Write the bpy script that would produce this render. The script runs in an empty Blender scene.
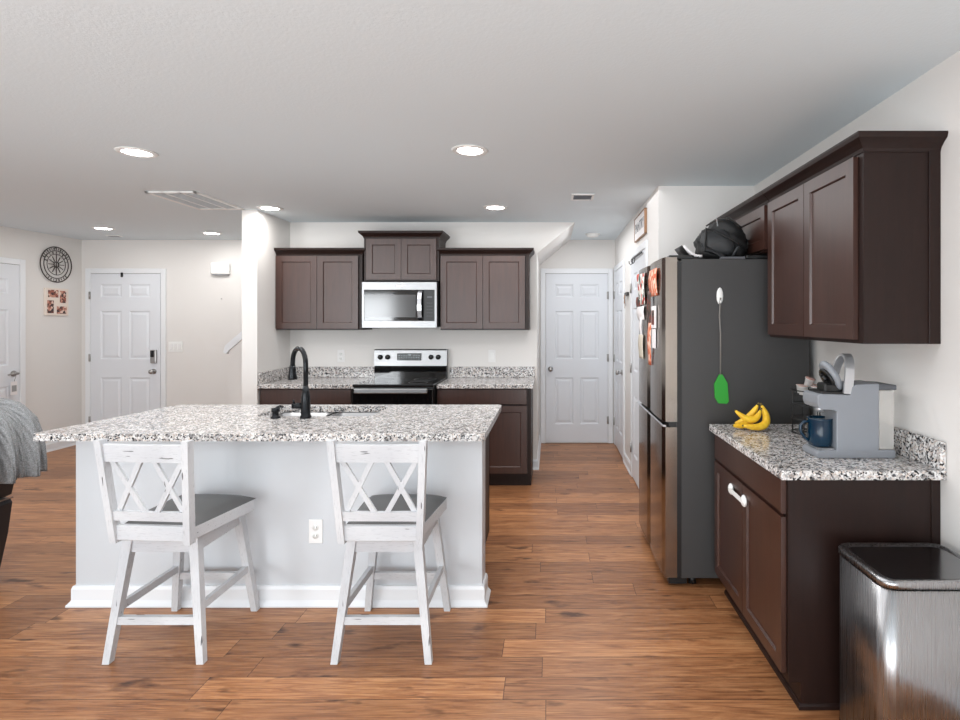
import bpy, bmesh, math, random
from mathutils import Vector, Matrix
random.seed(7)
PI = math.pi
S = bpy.context.scene
COL = S.collection

# ------------------------------------------------------------------ camera, world, light, exposure
cam = bpy.data.cameras.new('camera')
camo = bpy.data.objects.new('camera', cam); COL.objects.link(camo)
camo.location = (0, 0, 1.472); camo.rotation_euler = (PI/2, 0, 0)
cam.sensor_width = 36.0; cam.sensor_fit = 'HORIZONTAL'
cam.lens = 555/960*36
cam.shift_x = -70/960; cam.shift_y = -39/960
cam.clip_start = 0.05
S.camera = camo
S.view_settings.view_transform = 'Standard'
S.view_settings.look = 'None'
S.view_settings.gamma = 1.0
S.view_settings.use_curve_mapping = False
S.view_settings.exposure = 0.35

w = bpy.data.worlds.new('sky'); S.world = w; w.use_nodes = True
w.node_tree.nodes['Background'].inputs[0].default_value = (0.86, 0.93, 1.0, 1)
w.node_tree.nodes['Background'].inputs[1].default_value = 1.6

def area(name, loc, rot, sx, sy, power, color):
    l = bpy.data.lights.new(name, 'AREA'); l.shape = 'RECTANGLE'; l.size = sx; l.size_y = sy
    l.energy = power; l.color = color
    o = bpy.data.objects.new(name, l); COL.objects.link(o); o.location = loc; o.rotation_euler = rot
    return o
# daylight through the three openings in the rear wall of the room
DAY = (0.93, 0.97, 1.0)
area('patio_door_daylight', (-1.3, -3.0, 1.1), (PI/2, 0, 0), 1.9, 1.9, 30, DAY)
area('window_daylight', (-4.3, -3.0, 1.5), (PI/2, 0, 0), 1.1, 1.2, 75, DAY)
area('kitchen_window_daylight', (0.55, -3.0, 1.5), (PI/2, 0, 0), 0.9, 1.2, 16, DAY)

# added fill light behind the camera, aimed up to brighten the ceiling
area('ceiling_fill', (-1.6, -1.2, 0.25), (PI+math.radians(-30), 0, 0), 5.5, 2.6, 142, (0.87, 0.96, 1.0))
# added overhead fill under the ceiling, with no fixture of its own
area('overhead_fill', (-1.5, 2.9, 2.42), (0, 0, 0), 4.6, 3.2, 54, (0.97, 0.985, 1.0))
area('hall_fill', (0.36, 5.55, 2.42), (0, 0, 0), 0.16, 1.3, 6.5, (0.97, 0.985, 1.0))  # added fill that lifts the dim hallway, no lamp hangs here

# ------------------------------------------------------------------ material helpers
def srgb(r, g, b):
    f = lambda c: (c/255/12.92) if c/255 <= 0.04045 else ((c/255+0.055)/1.055)**2.4
    return (f(r), f(g), f(b), 1)
def mat(name, col, rough=0.5, metal=0.0, **kw):
    m = bpy.data.materials.new(name); m.use_nodes = True
    b = m.node_tree.nodes['Principled BSDF']
    b.inputs['Base Color'].default_value = col if len(col) == 4 else (*col, 1)
    b.inputs['Roughness'].default_value = rough
    b.inputs['Metallic'].default_value = metal
    for k, v in kw.items():
        b.inputs[k.replace('_', ' ')].default_value = v
    return m
def nodes(m):
    nt = m.node_tree
    return nt, nt.nodes, nt.links, nt.nodes['Principled BSDF']
def tex_coord(nt, scale=(1, 1, 1)):
    tc = nt.nodes.new('ShaderNodeTexCoord'); mp = nt.nodes.new('ShaderNodeMapping')
    mp.inputs['Scale'].default_value = scale
    nt.links.new(tc.outputs['Object'], mp.inputs['Vector'])
    return mp.outputs['Vector']
def noise(nt, vec, scale, detail=3, rough=0.5):
    n = nt.nodes.new('ShaderNodeTexNoise'); n.inputs['Scale'].default_value = scale
    n.inputs['Detail'].default_value = detail; n.inputs['Roughness'].default_value = rough
    nt.links.new(vec, n.inputs['Vector']); return n
def ramp(nt, fac, stops, interp='LINEAR'):
    r = nt.nodes.new('ShaderNodeValToRGB'); r.color_ramp.interpolation = interp
    e = r.color_ramp.elements
    while len(e) < len(stops): e.new(0.5)
    for i, (p, c) in enumerate(stops):
        e[i].position = p; e[i].color = c
    nt.links.new(fac, r.inputs['Fac']); return r.outputs['Color']
def bump(nt, b, h, strength, dist=0.01):
    bp = nt.nodes.new('ShaderNodeBump'); bp.inputs['Strength'].default_value = strength
    bp.inputs['Distance'].default_value = dist
    nt.links.new(h, bp.inputs['Height']); nt.links.new(bp.outputs['Normal'], b.inputs['Normal'])
def math_node(nt, op, a, b=None):
    n = nt.nodes.new('ShaderNodeMath'); n.operation = op
    for i, v in enumerate((a, b)):
        if v is None: continue
        if isinstance(v, (int, float)): n.inputs[i].default_value = v
        else: nt.links.new(v, n.inputs[i])
    return n.outputs[0]
def mixc(nt, fac, a, b, mode='MIX'):
    n = nt.nodes.new('ShaderNodeMix'); n.data_type = 'RGBA'; n.blend_type = mode
    for sock, v in ((n.inputs[0], fac), (n.inputs[6], a), (n.inputs[7], b)):
        if isinstance(v, (int, float)): sock.default_value = v
        elif isinstance(v, tuple): sock.default_value = v
        else: nt.links.new(v, sock)
    return n.outputs[2]

M = {}
def paint(name, col, rough, sc, st):
    m = mat(name, col, rough); nt, N, L, b = nodes(m)
    n = noise(nt, tex_coord(nt), sc, 3); bump(nt, b, n.outputs[0], st, 0.004); return m
M['wall'] = paint('wall_paint', srgb(226, 223, 220), 0.75, 160, 0.12)
M['ceiling'] = paint('ceiling_texture', srgb(222, 231, 236), 0.9, 90, 0.25)
M['trim'] = mat('white_trim_paint', srgb(232, 234, 237), 0.38)
M['door'] = mat('white_door_paint', srgb(224, 227, 232), 0.42)
M['panel'] = paint('island_panel_paint', srgb(203, 206, 210), 0.5, 120, 0.06)

def make_floor():
    m = mat('plank_floor', (0.3, 0.15, 0.08, 1), 0.3); nt, N, L, b = nodes(m)
    tc = N.new('ShaderNodeTexCoord'); sp = N.new('ShaderNodeSeparateXYZ')
    L.new(tc.outputs['Object'], sp.inputs[0])
    PW, PL = 0.137, 1.22
    yy = math_node(nt, 'DIVIDE', math_node(nt, 'ADD', sp.outputs[1], 0.035), PW)
    row = math_node(nt, 'FLOOR', yy); fy = math_node(nt, 'FRACT', yy)
    wn = N.new('ShaderNodeTexWhiteNoise'); wn.noise_dimensions = '1D'; L.new(row, wn.inputs['W'])
    xx = math_node(nt, 'ADD', math_node(nt, 'DIVIDE', sp.outputs[0], PL), math_node(nt, 'MULTIPLY', wn.outputs['Value'], 7.3))
    col = math_node(nt, 'FLOOR', xx); fx = math_node(nt, 'FRACT', xx)
    cb = N.new('ShaderNodeCombineXYZ'); L.new(col, cb.inputs[0]); L.new(row, cb.inputs[1])
    wp = N.new('ShaderNodeTexWhiteNoise'); wp.noise_dimensions = '2D'; L.new(cb.outputs[0], wp.inputs['Vector'])
    # per-plank shifted coordinates for the grain
    sh = N.new('ShaderNodeVectorMath'); sh.operation = 'SCALE'; L.new(wp.outputs['Color'], sh.inputs[0]); sh.inputs['Scale'].default_value = 9.0
    ad = N.new('ShaderNodeVectorMath'); ad.operation = 'ADD'; L.new(tc.outputs['Object'], ad.inputs[0]); L.new(sh.outputs[0], ad.inputs[1])
    mp = N.new('ShaderNodeMapping'); mp.inputs['Scale'].default_value = (1.3, 14, 1); L.new(ad.outputs[0], mp.inputs['Vector'])
    g1 = noise(nt, mp.outputs[0], 2.2, 6, 0.62); g1.inputs['Distortion'].default_value = 1.4
    mp2 = N.new('ShaderNodeMapping'); mp2.inputs['Scale'].default_value = (3, 90, 1); L.new(ad.outputs[0], mp2.inputs['Vector'])
    g2 = noise(nt, mp2.outputs[0], 2.0, 4, 0.6)
    mp3 = N.new('ShaderNodeMapping'); mp3.inputs['Scale'].default_value = (3.2, 9, 1); L.new(ad.outputs[0], mp3.inputs['Vector'])
    g3 = noise(nt, mp3.outputs[0], 1.5, 3, 0.5)
    base = ramp(nt, g1.outputs[0], [(0.22, srgb(126, 80, 50)), (0.42, srgb(180, 124, 82)), (0.58, srgb(204, 149, 103)), (0.8, srgb(222, 170, 122))])
    tone = ramp(nt, wp.outputs['Value'], [(0.0, srgb(196, 186, 182)), (0.5, srgb(228, 220, 214)), (1.0, srgb(252, 246, 240))])
    c = mixc(nt, 1.0, base, tone, 'MULTIPLY')
    fine = ramp(nt, g2.outputs[0], [(0.3, srgb(182, 172, 165)), (0.58, (1, 1, 1, 1))])
    c = mixc(nt, 0.8, c, fine, 'MULTIPLY')
    knots = ramp(nt, g3.outputs[0], [(0.26, srgb(100, 76, 62)), (0.38, (1, 1, 1, 1))])
    c = mixc(nt, 0.85, c, knots, 'MULTIPLY')
    ey = math_node(nt, 'MINIMUM', fy, math_node(nt, 'SUBTRACT', 1.0, fy))
    ex = math_node(nt, 'MINIMUM', fx, math_node(nt, 'SUBTRACT', 1.0, fx))
    gap = math_node(nt, 'MAXIMUM', math_node(nt, 'LESS_THAN', ey, 0.014), math_node(nt, 'LESS_THAN', ex, 0.0013))
    c = mixc(nt, math_node(nt, 'MULTIPLY', gap, 0.75), c, srgb(60, 36, 24))
    L.new(c, b.inputs['Base Color'])
    rr = ramp(nt, g2.outputs[0], [(0.2, (0.30, 0.30, 0.30, 1)), (0.8, (0.42, 0.42, 0.42, 1))]); L.new(rr, b.inputs['Roughness'])
    bump(nt, b, math_node(nt, 'SUBTRACT', g2.outputs[0], math_node(nt, 'MULTIPLY', gap, 1.5)), 0.12, 0.002)
    return m
M['floor'] = make_floor()

def make_granite():
    m = mat('speckled_granite', (0.6, 0.6, 0.6, 1), 0.16); nt, N, L, b = nodes(m)
    v = tex_coord(nt)
    ns = noise(nt, v, 60, 2); 
    ad = N.new('ShaderNodeVectorMath'); ad.operation = 'MULTIPLY_ADD'
    L.new(ns.outputs['Color'], ad.inputs[0]); ad.inputs[1].default_value = (0.012,)*3; L.new(v, ad.inputs[2])
    vo = N.new('ShaderNodeTexVoronoi'); vo.inputs['Scale'].default_value = 150; L.new(ad.outputs[0], vo.inputs['Vector'])
    sx = N.new('ShaderNodeSeparateColor'); L.new(vo.outputs['Color'], sx.inputs[0])
    c1 = ramp(nt, sx.outputs[0], [(0.0, srgb(30, 30, 33)), (0.12, srgb(92, 92, 95)), (0.22, srgb(158, 156, 156)), (0.40, srgb(202, 199, 197)), (0.60, srgb(224, 222, 221)), (0.86, srgb(206, 193, 184))], 'CONSTANT')
    vo2 = N.new('ShaderNodeTexVoronoi'); vo2.inputs['Scale'].default_value = 55; L.new(ad.outputs[0], vo2.inputs['Vector'])
    s2 = N.new('ShaderNodeSeparateColor'); L.new(vo2.outputs['Color'], s2.inputs[0])
    c2 = ramp(nt, s2.outputs[1], [(0.0, srgb(110, 108, 110)), (0.06, srgb(205, 200, 197)), (0.3, (1, 1, 1, 1))], 'CONSTANT')
    c = mixc(nt, 0.65, c1, c2, 'MULTIPLY')
    L.new(c, b.inputs['Base Color']); return m
M['granite'] = make_granite()

def make_wood(name, c1, c2, rough, vertical=True, coat=0.25, spec=0.5):
    m = mat(name, c1, rough); nt, N, L, b = nodes(m)
    v = tex_coord(nt, (14, 14, 1.2) if vertical else (1.2, 14, 14))
    n = noise(nt, v, 3.0, 5, 0.6); n.inputs['Distortion'].default_value = 0.6
    L.new(ramp(nt, n.outputs[0], [(0.3, c1), (0.7, c2)]), b.inputs['Base Color'])
    b.inputs['Coat Weight'].default_value = coat; b.inputs['Coat Roughness'].default_value = 0.3; b.inputs['Specular IOR Level'].default_value = spec
    return m
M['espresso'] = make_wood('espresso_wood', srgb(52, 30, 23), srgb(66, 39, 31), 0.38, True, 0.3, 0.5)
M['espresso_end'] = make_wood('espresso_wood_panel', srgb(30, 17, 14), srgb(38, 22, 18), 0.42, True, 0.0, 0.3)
M['cabinet_inside'] = mat('cabinet_shadow_gap', srgb(24, 17, 16), 0.7)

def make_steel(name, col, rough, scale=(2, 2, 220), bumpst=0.04):
    m = mat(name, col, rough, 1.0); nt, N, L, b = nodes(m)
    n = noise(nt, tex_coord(nt, scale), 4, 2)
    L.new(ramp(nt, n.outputs[0], [(0.3, (rough*0.8,)*3+(1,)), (0.7, (rough*1.25,)*3+(1,))]), b.inputs['Roughness'])
    return m
M['steel'] = make_steel('brushed_stainless', srgb(150, 150, 151), 0.34)
M['steel_fridge'] = make_steel('dark_stainless', srgb(150, 141, 133), 0.17)
M['steel_can'] = make_steel('trash_can_stainless', srgb(165, 165, 167), 0.27, (90, 90, 0.5))
M['chrome'] = mat('chrome', srgb(225, 225, 228), 0.08, 1.0)
M['nickel'] = mat('satin_nickel', srgb(170, 168, 166), 0.3, 1.0)
M['fridge_side'] = mat('fridge_side_enamel', srgb(58, 57, 57), 0.45)
M['black_glass'] = mat('black_glass', srgb(14, 14, 15), 0.06)
M['mw_window'] = mat('microwave_window', srgb(70, 70, 71), 0.12)
M['black'] = mat('black_plastic', srgb(20, 20, 21), 0.4)
M['black_metal'] = mat('matte_black_metal', srgb(26, 28, 31), 0.26, 0.6)
M['lcd'] = mat('display_digits', srgb(150, 160, 165), 0.4)
M['white_plastic'] = mat('white_plastic', srgb(236, 236, 234), 0.4)
M['plate'] = mat('outlet_plate', srgb(232, 231, 230), 0.4)
M['slot'] = mat('outlet_slot', srgb(60, 58, 56), 0.6)
M['grey_plastic'] = mat('grey_plastic', srgb(132, 135, 141), 0.42)
M['grey_dark'] = mat('dark_grey_plastic', srgb(84, 86, 91), 0.45)
M['silver_plastic'] = mat('silver_plastic', srgb(196, 197, 200), 0.28, 0.7)
M['mug'] = mat('navy_ceramic', srgb(4, 38, 58), 0.1)
M['green'] = mat('green_plastic', srgb(40, 150, 46), 0.45)
M['cord'] = mat('grey_cord', srgb(120, 116, 112), 0.6)
M['clear'] = mat('clear_plastic', (0.93, 0.91, 0.88, 1), 0.2, Transmission_Weight=0.72, IOR=1.06)
M['pod'] = mat('frosted_pod', srgb(225, 222, 220), 0.3, Transmission_Weight=0.35)
M['foil'] = mat('pod_foil', srgb(190, 150, 140), 0.35)
M['fabric_black'] = mat('black_nylon', srgb(13, 13, 14), 0.65)
M['fabric_grey'] = mat('dark_grey_nylon', srgb(40, 41, 43), 0.55)
M['paper'] = mat('white_paper', srgb(236, 232, 232), 0.7)
M['paper_beige'] = mat('beige_paper', srgb(205, 196, 180), 0.7)
M['brass'] = mat('frame_brown', srgb(150, 112, 82), 0.5)
M['leather'] = mat('charcoal_leather', srgb(44, 45, 49), 0.42)
M['piping'] = mat('tan_piping', srgb(150, 128, 116), 0.6)
M['cushion'] = mat('grey_vinyl', srgb(78, 78, 78), 0.45)
M['metal_dark'] = mat('dark_bronze', srgb(58, 47, 42), 0.5, 0.3)
M['glass'] = mat('window_glass', (1, 1, 1, 1), 0.0, Transmission_Weight=1.0, IOR=1.05)
M['carpet'] = mat('stair_carpet', srgb(180, 170, 158), 0.95)

def make_emit(name, col, st):
    m = mat(name, (1, 1, 1, 1), 0.5); b = m.node_tree.nodes['Principled BSDF']
    b.inputs['Emission Color'].default_value = col; b.inputs['Emission Strength'].default_value = st; return m
M['lamp'] = make_emit('lamp_lens', (1, 0.98, 0.95, 1), 20.0)

def make_distressed(name, sc):
    m = mat(name, srgb(200, 201, 203), 0.5); nt, N, L, b = nodes(m)
    n = noise(nt, tex_coord(nt, sc), 1.0, 2, 0.5)
    n2 = noise(nt, tex_coord(nt, tuple(v*4 for v in sc)), 1.0, 3, 0.6)
    n3 = noise(nt, tex_coord(nt, (3, 3, 3)), 1.0, 1)
    scr = ramp(nt, n.outputs[0], [(0.268, srgb(96, 95, 96)), (0.288, srgb(210, 211, 213)), (1, srgb(214, 215, 217))])
    fine = ramp(nt, n2.outputs[0], [(0.28, srgb(216, 216, 218)), (0.45, (1, 1, 1, 1))])
    worn = ramp(nt, n3.outputs[0], [(0.3, srgb(224, 225, 228)), (0.7, (1, 1, 1, 1))])
    L.new(mixc(nt, 1.0, mixc(nt, 0.7, scr, fine, 'MULTIPLY'), worn, 'MULTIPLY'), b.inputs['Base Color'])
    return m
M['distressed'] = make_distressed('distressed_white_paint', (7, 50, 62))
M['distressed_up'] = make_distressed('distressed_white_paint_upright', (62, 50, 7))

def make_knit():
    m = mat('grey_knit', srgb(140, 141, 143), 0.9); nt, N, L, b = nodes(m)
    v = tex_coord(nt)
    wv = N.new('ShaderNodeTexWave'); wv.bands_direction = 'Y'; wv.inputs['Scale'].default_value = 26
    wv.inputs['Distortion'].default_value = 1.2; L.new(v, wv.inputs['Vector'])
    n = noise(nt, v, 180, 2)
    h = math_node(nt, 'ADD', wv.outputs['Fac'], math_node(nt, 'MULTIPLY', n.outputs[0], 0.8))
    L.new(ramp(nt, n.outputs[0], [(0.3, srgb(118, 119, 121)), (0.7, srgb(160, 161, 162))]), b.inputs['Base Color'])
    bump(nt, b, h, 0.8, 0.006); return m
M['knit'] = make_knit()

def make_banana():
    m = mat('banana_peel', srgb(238, 190, 36), 0.45); nt, N, L, b = nodes(m)
    n = noise(nt, tex_coord(nt), 55, 3)
    L.new(ramp(nt, n.outputs[0], [(0.27, srgb(120, 74, 24)), (0.34, srgb(232, 176, 34)), (0.7, srgb(246, 206, 58))]), b.inputs['Base Color'])
    return m
M['banana'] = make_banana()
M['banana_tip'] = mat('banana_tip', srgb(92, 78, 32), 0.6)

def make_print(name, cols, scale):
    m = mat(name, cols[0], 0.6); nt, N, L, b = nodes(m)
    vo = N.new('ShaderNodeTexVoronoi'); vo.inputs['Scale'].default_value = scale; L.new(tex_coord(nt), vo.inputs['Vector'])
    s = N.new('ShaderNodeSeparateColor'); L.new(vo.outputs['Color'], s.inputs[0])
    L.new(ramp(nt, s.outputs[0], [(i/len(cols), c) for i, c in enumerate(cols)], 'CONSTANT'), b.inputs['Base Color']); return m
M['photo_print'] = make_print('family_photo_print', [srgb(196, 140, 120), srgb(110, 66, 56), srgb(226, 196, 180), srgb(70, 50, 50), srgb(160, 96, 80)], 38)
M['red_print'] = make_print('red_and_white_print', [srgb(236, 232, 226), srgb(200, 40, 36), srgb(230, 220, 210), srgb(60, 90, 80), srgb(240, 236, 230), srgb(240, 236, 230)], 34)
M['orange_print'] = make_print('orange_print', [srgb(214, 120, 84), srgb(238, 200, 180), srgb(200, 96, 66), srgb(226, 150, 120)], 40)
M['dark_print'] = make_print('dark_photo_print', [srgb(50, 44, 42), srgb(90, 70, 60), srgb(120, 60, 50)], 40)

# ------------------------------------------------------------------ mesh builder
class MB:
    def __init__(s): s.b = bmesh.new()
    def _xf(s, vs, x):
        if x is not None: bmesh.ops.transform(s.b, matrix=x, verts=vs)
    def box(s, x0, x1, y0, y1, z0, z1, bev=0.0, seg=2, xf=None):
        r = bmesh.ops.create_cube(s.b, size=1.0); vs = r['verts']
        bmesh.ops.scale(s.b, vec=(x1-x0, y1-y0, z1-z0), verts=vs)
        bmesh.ops.translate(s.b, vec=((x0+x1)/2, (y0+y1)/2, (z0+z1)/2), verts=vs)
        if bev > 0:
            es = list({e for v in vs for e in v.link_edges})
            r2 = bmesh.ops.bevel(s.b, geom=es, offset=bev, segments=seg, profile=0.5, affect='EDGES')
            vs = list({v for f in r2['faces'] for v in f.verts} | {v for v in vs if v.is_valid})
        s._xf(vs, xf); return s
    def tube(s, pts, rad, n=12, cap=True, closed=False):
        pts = [Vector(p) for p in pts]
        rad = rad if isinstance(rad, (list, tuple)) else [rad]*len(pts)
        rings = []; N_ = len(pts); up = None
        for i, p in enumerate(pts):
            a = pts[i-1] if (i > 0 or closed) else p
            c = pts[(i+1) % N_] if (i < N_-1 or closed) else p
            t = (c-a).normalized()
            if up is None:
                up = Vector((0, 0, 1)) if abs(t.z) < 0.9 else Vector((1, 0, 0))
            u = (up - t*up.dot(t)).normalized(); up = u
            v = t.cross(u)
            rings.append([s.b.verts.new(p + (u*math.cos(2*PI*k/n)+v*math.sin(2*PI*k/n))*rad[i]) for k in range(n)])
        for i in range(N_ if closed else N_-1):
            A, B = rings[i], rings[(i+1) % N_]
            for k in range(n): s.b.faces.new((A[k], A[(k+1) % n], B[(k+1) % n], B[k])).smooth = True
        if cap and not closed:
            s.b.faces.new(rings[0][::-1]); s.b.faces.new(rings[-1])
        return s
    def bar(s, p0, p1, w, d, w1=None, d1=None, xd=(1, 0, 0), flatz=False):
        """square bar from p0 to p1; w across xd, d across the third direction"""
        p0, p1 = Vector(p0), Vector(p1); t = (p1-p0).normalized(); x = Vector(xd)
        x = (x - t*x.dot(t)).normalized(); y = t.cross(x)
        w1 = w if w1 is None else w1; d1 = d if d1 is None else d1
        R = []
        for p, a, c in ((p0, w, d), (p1, w1, d1)):
            q = [p + x*(sx*a/2) + y*(sy*c/2) for sx, sy in ((-1, -1), (1, -1), (1, 1), (-1, 1))]
            if flatz:
                q = [v - t*((v.z-p.z)/t.z) for v in q]
            R.append([s.b.verts.new(v) for v in q])
        A, B = R
        for k in range(4): s.b.faces.new((A[k], A[(k+1) % 4], B[(k+1) % 4], B[k]))
        s.b.faces.new(A[::-1]); s.b.faces.new(B); return s
    def prism(s, poly, axis, a, b):
        """poly of 2-D points extruded along axis ('x': poly is (y,z); 'y': (x,z); 'z': (x,y))"""
        def P(p, h):
            return {'x': (h, p[0], p[1]), 'y': (p[0], h, p[1]), 'z': (p[0], p[1], h)}[axis]
        A = [s.b.verts.new(P(p, a)) for p in poly]; B = [s.b.verts.new(P(p, b)) for p in poly]
        n = len(poly)
        for k in range(n): s.b.faces.new((A[k], A[(k+1) % n], B[(k+1) % n], B[k]))
        s.b.faces.new(A[::-1]); s.b.faces.new(B); return s
    def lathe(s, prof, c=(0, 0, 0), n=28, axis='z', smooth=True, capend=True):
        c = Vector(c); rings = []
        for r, h in prof:
            ring = []
            for k in range(n):
                a = 2*PI*k/n; q = (r*math.cos(a), r*math.sin(a), h)
                if axis == 'x': q = (h, q[0], q[1])
                if axis == 'y': q = (q[0], h, q[1])
                ring.append(s.b.verts.new(c+Vector(q)))
            rings.append(ring)
        for A, B in zip(rings, rings[1:]):
            for k in range(n): s.b.faces.new((A[k], A[(k+1) % n], B[(k+1) % n], B[k])).smooth = smooth
        if capend: s.b.faces.new(rings[0][::-1]); s.b.faces.new(rings[-1])
        return s
    def slab(s, o, u, v, W, H, t, panels, prof):
        """door leaf: front face with shaped panels. o = lower corner of the BACK, u,v unit, n = u x v faces out"""
        o, u, v = Vector(o), Vector(u), Vector(v); n = u.cross(v)
        P = lambda a, b_, c: s.b.verts.new(o+u*a+v*b_+n*c)
        xs = sorted({0, W} | {p[0] for p in panels} | {p[2] for p in panels})
        ys = sorted({0, H} | {p[1] for p in panels} | {p[3] for p in panels})
        for i in range(len(xs)-1):
            for j in range(len(ys)-1):
                cx, cy = (xs[i]+xs[i+1])/2, (ys[j]+ys[j+1])/2
                if any(p[0] < cx < p[2] and p[1] < cy < p[3] for p in panels): continue
                s.b.faces.new([P(xs[i], ys[j], t), P(xs[i+1], ys[j], t), P(xs[i+1], ys[j+1], t), P(xs[i], ys[j+1], t)])
        for x0, y0, x1, y1 in panels:
            prev = None
            for ins, dz in prof:
                R = [P(x0+ins, y0+ins, t+dz), P(x1-ins, y0+ins, t+dz), P(x1-ins, y1-ins, t+dz), P(x0+ins, y1-ins, t+dz)]
                if prev:
                    for k in range(4): s.b.faces.new((prev[k], prev[(k+1) % 4], R[(k+1) % 4], R[k]))
                prev = R
            s.b.faces.new(prev)
        A = [P(0, 0, 0), P(W, 0, 0), P(W, H, 0), P(0, H, 0)]; B = [P(0, 0, t), P(W, 0, t), P(W, H, t), P(0, H, t)]
        for k in range(4): s.b.faces.new((A[k], A[(k+1) % 4], B[(k+1) % 4], B[k]))
        s.b.faces.new(A[::-1]); return s
    def sweep(s, path, prof, side=1):
        """crown: profile (out, z) swept along a plan polyline with mitres"""
        path = [Vector((p[0], p[1])) for p in path]; rings = []
        for i, p in enumerate(path):
            ds = []
            if i > 0: ds.append((p-path[i-1]).normalized())
            if i < len(path)-1: ds.append((path[i+1]-p).normalized())
            ns = [Vector((d.y, -d.x))*side for d in ds]
            nrm = sum(ns, Vector((0, 0)))
            nrm = nrm/ (nrm.dot(ns[0]))
            rings.append([s.b.verts.new((p.x+nrm.x*o, p.y+nrm.y*o, z)) for o, z in prof])
        for A, B in zip(rings, rings[1:]):
            for k in range(len(prof)): s.b.faces.new((A[k], A[(k+1) % len(prof)], B[(k+1) % len(prof)], B[k]))
        s.b.faces.new(rings[0][::-1]); s.b.faces.new(rings[-1]); return s
    def blob(s, c, r, sub=3, fn=None, smooth=True, xf=None):
        rr = bmesh.ops.create_icosphere(s.b, subdivisions=sub, radius=1.0); vs = rr['verts']
        for v in vs:
            d = v.co.copy(); k = fn(d) if fn else 1.0
            v.co = Vector((d.x*r[0]*k, d.y*r[1]*k, d.z*r[2]*k))
            for f in v.link_faces: f.smooth = smooth
        s._xf(vs, xf); bmesh.ops.translate(s.b, vec=c, verts=vs); return s
    def sheet(s, grid, smooth=True):
        V = [[s.b.verts.new(p) for p in row] for row in grid]
        for i in range(len(V)-1):
            for j in range(len(V[0])-1):
                s.b.faces.new((V[i][j], V[i+1][j], V[i+1][j+1], V[i][j+1])).smooth = smooth
        return s
    def build(s, name, m, parent=None, shift=None, solid=0.0):
        me = bpy.data.meshes.new(name)
        if shift is not None:
            bmesh.ops.translate(s.b, vec=-Vector(shift), verts=s.b.verts)
        elif parent is not None:
            o = parent
            while o.parent is not None: o = o.parent
            bmesh.ops.translate(s.b, vec=-Vector(o.location), verts=s.b.verts)
        bmesh.ops.recalc_face_normals(s.b, faces=s.b.faces)
        s.b.to_mesh(me); s.b.free(); me.materials.append(M[m] if isinstance(m, str) else m)
        ob = bpy.data.objects.new(name, me); COL.objects.link(ob)
        if parent is not None: ob.parent = parent
        if shift is not None: ob.location = shift
        if solid:
            md = ob.modifiers.new('thickness', 'SOLIDIFY'); md.thickness = solid; md.offset = 0
        return ob

def thing(name, label, cat, loc, group=None):
    o = bpy.data.objects.new(name, None); COL.objects.link(o); o.location = loc; o.empty_display_size = 0.05
    o['label'] = label; o['category'] = cat
    if group: o['group'] = group
    return o
def tag(o, label, cat, group=None):
    o['label'] = label; o['category'] = cat
    if group: o['group'] = group
    return o
def struct(name, mb, m):
    o = mb.build(name, m); o['kind'] = 'structure'; return o
def copy_tree(o, parent=None):
    c = o.copy(); COL.objects.link(c); c.parent = parent
    for ch in list(o.children): copy_tree(ch, c)
    return c
def text_mesh(name, body, size, m, parent, loc, rot, depth=0.001):
    cu = bpy.data.curves.new('lettering', 'FONT'); cu.body = body; cu.size = size; cu.extrude = depth
    cu.align_x = 'CENTER'; cu.align_y = 'CENTER'
    t = bpy.data.objects.new('lettering', cu)
    me = bpy.data.meshes.new_from_object(t)
    mx = Matrix.Translation(loc) @ rot.to_4x4()
    me.transform(mx); bpy.data.objects.remove(t)
    o = parent
    while o.parent is not None: o = o.parent
    me.transform(Matrix.Translation(-Vector(o.location)))
    me.materials.clear(); me.materials.append(M[m])
    ob = bpy.data.objects.new(name, me); COL.objects.link(ob); ob.parent = parent; return ob

# ------------------------------------------------------------------ room shell
H = 2.45
XL, XR = -5.65, 1.48       # left and right walls
YB, YK, YP, YR = 6.695, 5.50, 4.02, -3.1   # hall/foyer back, kitchen back, pantry face, rear
XH0, XH1 = -0.13, 0.785    # hallway between the kitchen wall end and the pantry wall
struct('floor', MB().box(XL-0.15, XR+0.15, YR-0.15, YB+0.15, -0.1, 0), 'floor')
struct('ceiling', MB().box(XL-0.15, XR+0.15, YR-0.15, YB+0.15, H, H+0.1), 'ceiling')
struct('wall_left', MB().box(XL-0.12, XL, YR-0.15, YB+0.15, 0, H), 'wall')
struct('wall_right', MB().box(XR, XR+0.12, YR-0.15, YP, 0, H), 'wall')
struct('wall_back', MB().box(XL, XR+0.12, YB, YB+0.12, 0, H), 'wall')
# kitchen back wall with the solid under-stair block behind; its right top widens with the stair slope
struct('wall_kitchen', MB().prism([(-2.71, 0), (XH0, 0), (XH0, 2.14), (0.245, H), (-2.71, H)], 'y', YK, YB), 'wall')
struct('wall_stub', MB().box(-2.71, -2.575, 4.88, YK, 0, H), 'wall')
struct('wall_pantry', MB().box(XH1, XR+0.12, YP, YB, 0, H), 'wall')
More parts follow.
